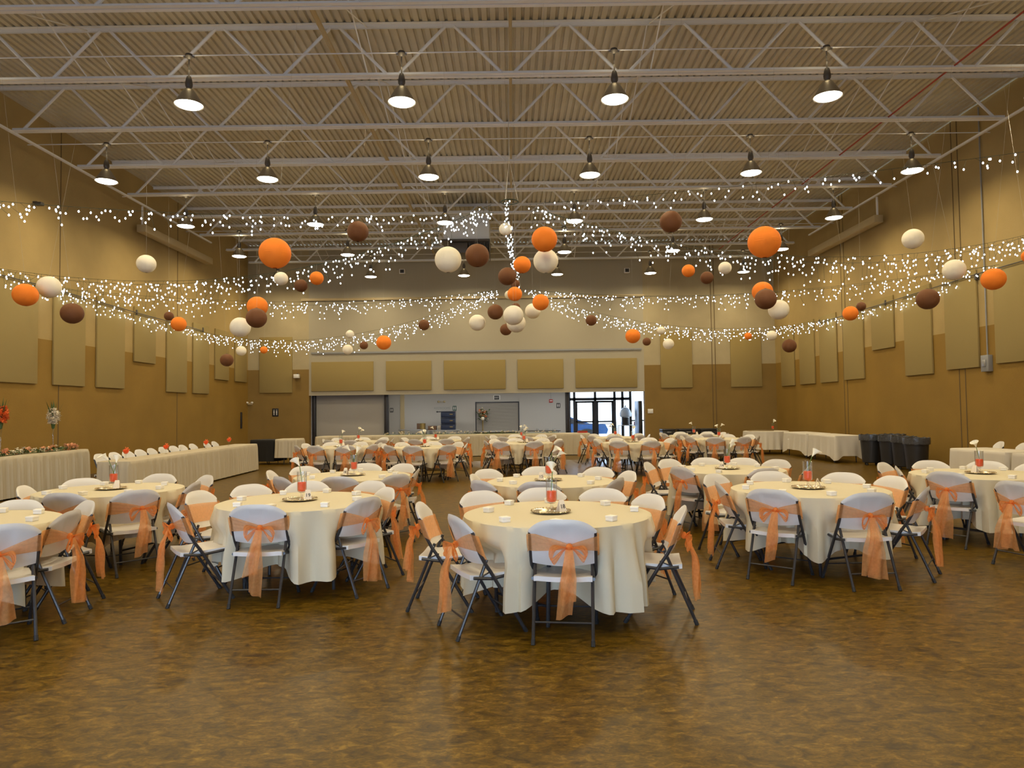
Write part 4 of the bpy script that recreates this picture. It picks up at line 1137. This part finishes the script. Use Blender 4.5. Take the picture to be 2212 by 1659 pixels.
for k in range(3):
    c = thing('food_carrier', '%s of three stacked black food carriers in the lobby' % ['lowest', 'middle', 'topmost'][k], 'food carrier', (on(968, Yg), Yg+0.25, z2+0.001+k*hh_), 0, 'stacked food carriers')
    MB().rbox(-w/2, w/2, -0.28, 0.28, 0.0, hh_-0.05, 0.03, 3).build('body', M['cart'], c)
    MB().rbox(-w/2-0.01, w/2+0.01, -0.29, 0.29, hh_-0.048, hh_-0.008, 0.015).build('lid', M['cart'], c)
    MB().rbox(0.08, 0.22, -0.31, -0.285, hh_*0.4, hh_*0.55, 0.005).build('latch', M['wicker'], c)
c = thing('round_tin', 'gold round tin on the lobby table', 'tin', (on(912, Yg), Yg+0.2, z1)); 
MB().lathe([(0.001,0),(0.13,0),(0.13,0.26),(0.001,0.26)], 24).build('body', M['wicker'], c); MB().lathe([(0.135,0.24),(0.136,0.275),(0.001,0.285)], 24).build('lid', M['wicker'], c)
o = MB().rbox(-0.09, 0.09, -0.12, 0.12, 0, 0.27, 0.01).build('cardboard_box', M['wood']); o.location = (on(902.5, Yg)-0.01, Yg+0.5, z1+0.001); tag(o, 'dark brown box left of the gold tin', 'box')
o = MB().rbox(-0.19, 0.19, -0.15, 0.15, 0, 0.19, 0.01).build('cardboard_box', M['wood']); o.location = (on(933, Yg), Yg+0.2, z2+0.001); tag(o, 'wide brown box between gold tin and food carriers', 'box')
o = MB().lathe([(0.001,0),(0.07,0),(0.10,0.12),(0.085,0.18),(0.001,0.20)], 16).build('paper_bag', M['ribbon']); o.location = (on(947, Yg), Yg+0.5, z2+0.001); tag(o, 'crumpled beige bag beside the food carriers', 'bag')
# drink station
cx = at_y(1356, 930, 31.6).x
ct = thing('drink_cart', 'wire cart in the lobby by the glass doors', 'cart', (cx, 31.6, 0)); 
zc = at_y(1356, 918, 31.6).z
MB().rbox(-0.42, 0.48, 0, 0.5, zc-0.03, zc, 0.006).build('upper_shelf', M['steelgrey'], ct); MB().rbox(-0.42, 0.48, 0, 0.5, 0.25, 0.28, 0.006).build('lower_shelf', M['steelgrey'], ct)
for sx in (-0.40, 0.46):
    for y in (0.03, 0.47): MB().tube([(sx, y, 0), (sx, y, zc)], 0.014, 6).build('post', M['steelgrey'], ct)
z0 = zc+0.001
dj = thing('drink_dispenser', 'large pale drink dispenser with domed lid', 'drink dispenser', (at_y(1351, 905, 31.8).x, 31.8, z0))
MB().lathe([(0.001,0),(0.17,0),(0.17,0.34),(0.001,0.34)], 20).build('dark_base', M['signblack'], dj)
MB().lathe([(0.18,0.345),(0.26,0.38),(0.27,0.52),(0.22,0.66),(0.10,0.78),(0.001,0.80)], 24).build('dome', M['bluewhite'], dj); MB().lathe([(0.001,0.80),(0.04,0.80),(0.04,0.87),(0.001,0.88)], 10).build('knob', M['bluewhite'], dj)
o = MB().rbox(-0.05, 0.05, -0.05, 0.05, 0, 0.14, 0.01).build('red_canister', M['red']); o.location = (cx+0.36, 31.75, z0); tag(o, 'small red canister beside the drink dispenser', 'canister')
# red book on the serving table, glass candle jars
q = at_z(1258, 936, 0.79)
bk = thing('gift_box', 'red and dark flat box at the right end of serving table', 'box', (at_y(1258, 930, 25.4).x, 25.4, 0.775), 0.2)
MB().rbox(-0.16, 0.16, -0.12, 0.12, 0, 0.05, 0.006).build('base', M['red'], bk); MB().rbox(-0.12, 0.16, -0.10, 0.12, 0.051, 0.085, 0.004).build('lid', M['wood'], bk)
for k, x in enumerate((0.9, 1.25, 1.5)):
    o = MB().lathe([(0.001,0),(0.045,0),(0.045,0.16),(0.042,0.16),(0.042,0.006),(0.001,0.006)], 16).build('glass_jar', M['glass']); o.location = (x, 25.6, 0.775)
    tag(o, '%s clear glass jar on the back serving table' % ['leftmost', 'middle', 'rightmost'][k], 'jar', 'glass jars on the serving table')

# ------------------------------------------------------------------ outside
structure('ground_outside', MB().box(-40, 60, YL+0.2, 90, -0.2, -0.02).box(-40, 60, -40, YF-0.3, -0.2, -0.02), M['asphalt'])
structure('ground_side', MB().box(XR+0.1, 60, YB+0.3, YL+0.2, -0.2, -0.02), M['asphalt'])
car = thing('car', 'blue car parked outside the glass doors', 'car', (2.0, 38.5, 0)); car.scale = (1.4, 1.2, 0.88)
pr = [(-2.2,0.35),(-2.25,0.62),(-1.95,0.80),(-1.1,0.92),(-0.55,1.36),(0.75,1.40),(1.5,0.98),(2.1,0.92),(2.2,0.6),(2.15,0.35)]
body = MB(); n = len(pr)
body.add([(x, -0.85, z) for x, z in pr]+[(x, 0.85, z) for x, z in pr], [tuple(range(n)), tuple(range(n, 2*n))[::-1]]+[(i, (i+1)%n, (i+1)%n+n, i+n) for i in range(n)])
body.build('body', M['carpaint'], car, 30)
MB().add([(-0.98,-0.86,0.95),(1.35,-0.86,0.98),(0.72,-0.86,1.34),(-0.52,-0.86,1.31),(-0.98,-0.852,0.95),(1.35,-0.852,0.98),(0.72,-0.852,1.34),(-0.52,-0.852,1.31)], [(0,1,2,3),(4,7,6,5),(0,3,7,4),(1,5,6,2),(3,2,6,7),(0,4,5,1)]).build('side_window', M['signblack'], car)
for x in (-1.4, 1.4):
    for y in (-0.8, 0.8):
        wl = MB(); wl.tube([(x, y-0.1, 0.33), (x, y+0.1, 0.33)], 0.33, 20); wl.build('wheel', M['rubber'], car)
for (x, y, s, lab) in ((3.0, 62, 1.0, 'leafy tree outside, seen through the transom at left'), (14, 66, 1.2, 'leafy tree outside, seen right of the doors')):
    t = thing('tree', lab, 'tree', (x, y, 0), 0, 'trees outside the doors'); t.scale = (s, s, s)
    MB().tube([(0,0,0),(0.1,0,2.2),(0,0.1,3.6)], [0.22,0.16,0.1], 8).build('trunk', M['bark'], t)
    lm = MB(); rnd = random.Random(x)
    for k in range(900):
        a = rnd.uniform(0, 6.28); e = math.asin(rnd.uniform(-0.6, 1)); r = 2.4*rnd.uniform(0.5, 1)
        c = Vector((r*math.cos(a)*math.cos(e), r*math.sin(a)*math.cos(e), 4.6+r*math.sin(e)*0.9)); lm.blossom(c, 0.35, 2, rnd)
    lm.build('foliage', M['foliage'], t, 0)['kind'] = 'stuff'

# ------------------------------------------------------------------ string lights
bulb_me = MB().lathe([(0.001,-0.016),(0.009,-0.010),(0.013,0.0),(0.010,0.011),(0.004,0.018),(0.001,0.019)], 7).mesh('bulb', M['bulb'], 80)
bulb_unit = ([v.co[:] for v in bulb_me.vertices], [tuple(p.vertices) for p in bulb_me.polygons])
def string(label, pts, sag, step, drop, per, strands=1, seed=0, jitter=0.08):
    """icicle string light: catenary between pts, vertical drops with bulbs"""
    rnd = random.Random(seed)
    root = thing('string_light', label, 'string lights', pts[0], 0, 'icicle string lights')
    o0 = Vector(pts[0])
    wire = MB(); bulbs = []
    for s in range(strands):
        for (a, b) in zip(pts, pts[1:]):
            a, b = Vector(a), Vector(b); L = (b-a).length; sg = sag*(1+0.16*(s-(strands-1)/2)*(1 if strands > 1 else 0))
            off = Vector((rnd.uniform(-jitter, jitter), rnd.uniform(-jitter, jitter), 0))
            N = max(8, int(L/0.3)); line = []
            for i in range(N+1):
                t = i/N; p = a.lerp(b, t)+off*math.sin(PI*t)*2; p.z -= 4*sg*t*(1-t); line.append(p-o0)
            wire.tube(line, 0.0035, 3, False)
            k = int(L/step)
            for i in range(k):
                t = (i+rnd.random())/k; p = a.lerp(b, t)+off*math.sin(PI*t)*2; p.z -= 4*sg*t*(1-t); p -= o0
                n = rnd.choice(per); dl = rnd.uniform(*drop); q = Vector(p); ln = [Vector(p)]
                for j in range(n):
                    q = Vector((p.x+rnd.uniform(-0.07, 0.07), p.y+rnd.uniform(-0.07, 0.07), p.z-dl*(j+rnd.random()*0.8)/max(1, n)))
                    ln.append(q); bulbs.append(q+Vector((rnd.uniform(-.015,.015), 0, -0.012)))
                wire.tube(ln, 0.0025, 3, False)
    wire.build('wire', M['wire'], root, 0)
    bulbs.sort(key=lambda p: (p+o0-EYE).length)
    for p in bulbs[:100]: link('bulb', bulb_me, root, p)
    rest = MB()
    for p in bulbs[100:]:
        rest.add([(v[0]+p.x, v[1]+p.y, v[2]+p.z) for v in bulb_unit[0]], bulb_unit[1])
    if rest.f: rest.build('bulb', M['bulb'], root, 80)['kind'] = 'stuff'
    return len(bulbs)
HN = Vector((-0.05, 13.0, 5.45)); HF = Vector((0.15, 22.0, 5.45)); ZC = 4.62
tot = 0
tot += string('icicle lights from near centre point to front left wall, thinnest row', [(-0.3,13.0,5.3), (-XW+0.06, 8.0, 4.75)], 0.30, 0.10, (0.08, 0.38), (1,2,2,3), 1, 1)
tot += string('thick icicle light swag from near centre point to left wall', [(-0.35,13.0,5.45), (-XW+0.06, 14.4, ZC+0.12)], 0.80, 0.105, (0.15, 0.60), (1,2,3), 2, 2, 0.16)
tot += string('icicle lights from far centre point to left wall, upper row', [(-0.4,22.0,5.40), (-XW+0.06, 15.6, ZC-0.05)], 0.42, 0.15, (0.1, 0.50), (1,2,3), 2, 3, 0.12)
tot += string('low icicle light swag from far centre point to back left', [(-0.5,22.0,5.35), (-XW+0.06, 24.6, ZC-0.1)], 0.90, 0.115, (0.1, 0.50), (2,2,3), 2, 4, 0.1)
tot += string('icicle lights strung along the cable on the left wall', [(-XW+0.10, 16.2, ZC), (-XW+0.10, 24.6, ZC-0.1)], 0.05, 0.14, (0.1, 0.45), (1,2,3), 1, 5, 0.02)
tot += string('icicle lights from near centre point to front right wall, thinnest row', [(0.35,13.0,5.45), (XW-0.06, 8.2, 5.25)], 0.12, 0.11, (0.08, 0.42), (1,1,2), 1, 6)
tot += string('thick icicle light swag from near centre point to right wall', [(0.4,13.0,5.40), (XW-0.06, 14.2, ZC+0.52)], 0.85, 0.105, (0.15, 0.55), (1,2,3), 2, 7, 0.16)
tot += string('icicle lights from far centre point to right wall, upper row', [(0.5,22.0,5.40), (XW-0.06, 15.6, ZC+0.1)], 0.42, 0.15, (0.1, 0.50), (1,2,3), 2, 8, 0.12)
tot += string('low icicle light swag from far centre point to back right', [(0.7,22.0,5.25), (XW-0.06, 24.0, ZC-0.02)], 0.72, 0.115, (0.1, 0.45), (2,2,3), 2, 9, 0.1)
tot += string('icicle lights strung along the cable on the right wall', [(XW-0.10, 17.0, ZC), (XW-0.10, 24.0, ZC-0.05)], 0.05, 0.16, (0.1, 0.40), (1,2,3), 1, 10, 0.02)
tot += string('line of string lights running back along the middle of hall', [(-0.05,13.0,5.58), (0.02,17.0,5.45), (0.2,22.0,5.40)], 0.10, 0.10, (0.03, 0.18), (1,2), 1, 11, 0.03)
print('bulbs', tot, 'chairs', nchair[0])
for s, nm in ((-1, 'left'), (1, 'right')):
    c = thing('wall_cable', 'dark cable stretched along the %s wall' % nm, 'cable', (s*(XW-0.085), 0, 0), 0, 'cables on the side walls')
    MB().tube([(0, 8, ZC+0.03), (0, 14.2, ZC+0.02), (0, 16.4, ZC+0.03), (0, 20.4, ZC-0.03), (0, 24.8, ZC-0.06)], 0.012, 6).build('cable', M['ballast'], c)
    for y in (8.0, 14.3, 16.4, 20.4, 24.8): MB().rbox(min(0, s*0.084), max(0, s*0.084), y-0.03, y+0.03, ZC-0.09, ZC+0.06, 0.006).build('hook_plate', M['ballast'], c)
for (x, y, z, nm) in ((0.0, 13.0, 5.5, 'near'), (0.15, 22.0, 5.45, 'far')):
    c = thing('hanging_ring', 'ring where the light swags meet, %s one' % nm, 'hanger', (x, y, z), 0, 'rings gathering the light swags')
    rg = [(0.16*math.cos(2*PI*k/24), 0.16*math.sin(2*PI*k/24), 0) for k in range(25)]
    MB().tube(rg, 0.01, 5, False).build('ring', M['wire'], c)
    for k in range(3):
        a = 2*PI*k/3; MB().tube([(0.16*math.cos(a), 0.16*math.sin(a), 0), (0, 0, 0.8)], 0.004, 4).build('support_cord', M['thread'], c)
    MB().tube([(0,0,0.8), (0,0,ZJB+0.05-z)], 0.005, 4).build('drop_cord', M['thread'], c)

# ------------------------------------------------------------------ paper lanterns
def lantern_mesh(colr):
    m = MB(); nr = 22; n = 36; prof = []
    for i in range(nr*2+1):
        t = 0.16+(PI-0.30)*i/(nr*2); r = math.sin(t)*(1.0 + (0.006 if i % 2 else -0.006)); prof.append((r, math.cos(t)*0.97))
    m.lathe(prof[::-1], n)
    for i, (x, y, z) in enumerate(m.v):
        if (i % n) % 6 == 0: m.v[i] = (x*0.972, y*0.972, z)
    return m.mesh('paper_shade', M[colr], 25)
LM = {c: lantern_mesh('l_'+c) for c in ('orange', 'brown', 'white')}
ring_me = MB().lathe([(0.15,0.955),(0.17,0.962),(0.165,0.975),(0.148,0.965),(0.15,0.955)], 20).tube([(-0.15,0,0.96),(0,0,1.03),(0.15,0,0.96)], 0.008, 5).mesh('wire_frame', M['wire'])
C, B, O = 'white', 'brown', 'orange'
LAN = [
 (594,547,34,O,9.2,'large orange lantern in front of the swag, left half'),
 (773,500,23,B,11.4,'brown lantern high up left of the air handler'),
 (316,570,20,C,12.5,'white lantern among the thick swag at left'),
 (106,620,24,C,11.5,'white lantern below the swag near the left edge'),
 (55,637,25,O,11.0,'orange lantern nearest the left edge of the view'),
 (156,677,23,B,11.2,'brown lantern in front of left wall panel'),
 (365,683,10,B,17.0,'small brown lantern by the left wall cable'),
 (386,700,16,O,16.0,'orange lantern by the left wall cable'),
 (521,758,11,C,17.5,'small white lantern under the low left swag'),
 (570,756,8,O,18.5,'smallest orange lantern on the left'),
 (490,778,14,B,15.5,'lowest brown lantern on the left'),
 (556,662,22,O,14.8,'orange lantern behind the brown one, left cluster'),
 (554,687,22,B,14.0,'brown lantern overlapping orange one, left cluster'),
 (519,707,22,C,14.9,'white lantern behind the brown one, left cluster'),
 (607,602,15,C,12.4,'white lantern right below the large left orange one'),
 (650,617,14,B,12.4,'brown lantern between white and orange ones, left'),
 (684,601,15,O,12.4,'orange lantern right of brown one, below left swag'),
 (756,722,9,C,20.0,'upper of two small white lanterns left of centre'),
 (751,755,11,C,18.0,'lower of two small white lanterns left of centre'),
 (786,746,9,B,20.0,'small brown lantern beside the orange one left of centre'),
 (829,740,16,O,17.0,'orange lantern under swag left of centre'),
 (916,702,12,B,19.0,'brown lantern under swag just left of centre'),
 (1092,495,14,C,14.5,'small white lantern on the middle light line'),
 (1176,517,28,O,11.1,'large orange lantern just right of the middle line'),
 (1179,564,27,C,11.6,'large white lantern right below the large orange one'),
 (968,561,29,C,10.8,'large white lantern left of the large brown one'),
 (1031,552,26,B,11.4,'large brown lantern beneath the air handler'),
 (1128,572,19,O,13.2,'orange lantern beside the middle light line'),
 (1096,597,20,B,12.9,'brown lantern at the foot of middle light line'),
 (1113,613,10,B,18.0,'small brown lantern tucked behind the central brown one'),
 (1112,635,16,O,15.6,'orange lantern below the small central brown one'),
 (1100,637,10,C,18.5,'small white lantern peeking behind central orange one'),
 (1168,653,18,O,15.0,'orange lantern in front of the pale white one, centre'),
 (1151,672,17,C,16.5,'pale white lantern behind the orange one, centre'),
 (1070,674,17,B,15.6,'brown lantern left of the central white pair'),
 (1109,681,22,C,14.0,'upper white lantern of the central pair'),
 (1114,664,10,B,17.5,'brown lantern mostly hidden behind central white one'),
 (1115,698,21,C,14.8,'lower white lantern of the central pair'),
 (1093,712,13,B,16.5,'brown lantern under the central white pair'),
 (1031,697,18,C,15.8,'white lantern hanging low left of the central cluster'),
 (1449,479,24,B,11.3,'brown lantern high on the right, above the swag'),
 (1651,523,35,O,9.0,'large orange lantern in front of the right swag'),
 (1487,585,14,O,12.4,'orange lantern left of brown one, right swag'),
 (1527,600,14,B,12.4,'brown lantern between orange and white, right swag'),
 (1566,579,14,C,12.4,'white lantern right of brown one, right swag'),
 (1972,516,22,C,12.0,'white lantern above the swag by right wall'),
 (1647,630,22,O,14.8,'orange lantern behind the brown one, right cluster'),
 (1654,646,23,B,14.0,'brown lantern overlapping orange one, right cluster'),
 (1682,669,22,C,15.0,'white lantern behind the brown one, right cluster'),
 (1277,692,12,B,19.0,'brown lantern under swag just right of centre'),
 (1367,726,16,O,17.0,'orange lantern under swag right of centre'),
 (1397,738,9,B,20.0,'small brown lantern beside the orange one right of centre'),
 (1428,714,9,C,20.0,'upper of two small white lanterns right of centre'),
 (1444,743,12,C,18.0,'lower of two small white lanterns right of centre'),
 (1616,726,8,O,18.5,'smallest orange lantern on the right'),
 (1667,725,11,C,17.5,'small white lantern under the low right swag'),
 (1705,747,15,B,15.0,'lowest brown lantern on the right'),
 (1837,677,16,O,16.0,'orange lantern by the right wall cable'),
 (1860,662,10,B,17.0,'small brown lantern by the right wall cable'),
 (2061,583,23,C,11.5,'white lantern below the swag near right edge'),
 (2146,603,24,O,11.0,'orange lantern nearest the right edge, below swag'),
 (2004,646,23,B,11.3,'brown lantern in front of right wall panel'),
 (2222,553,14,O,12.0,'orange lantern cut off by the right frame edge'),
]
for (px, py, r, c, Y, lab) in LAN:
    q = at_y(px, py, Y)
    d_ = (q-EYE).length; R_ = r*Y/F_PX*math.sqrt(1.0)
    t = thing('paper_lantern', lab, 'lantern', q, 0, 'round paper lanterns')
    s = link('paper_shade', LM[c], t); s.scale = (R_, R_, R_); s.rotation_euler = (0, 0, random.uniform(0, 6))
    f = link('wire_frame', ring_me, t); f.scale = (R_, R_, R_)
    jy = min(JY, key=lambda v: abs(v-q.y))
    MB().tube([(0,0,R_*1.03), (0,jy-q.y,ZJB-q.z-0.006)], 0.0012, 3).build('hanging_thread', M['thread'], t)
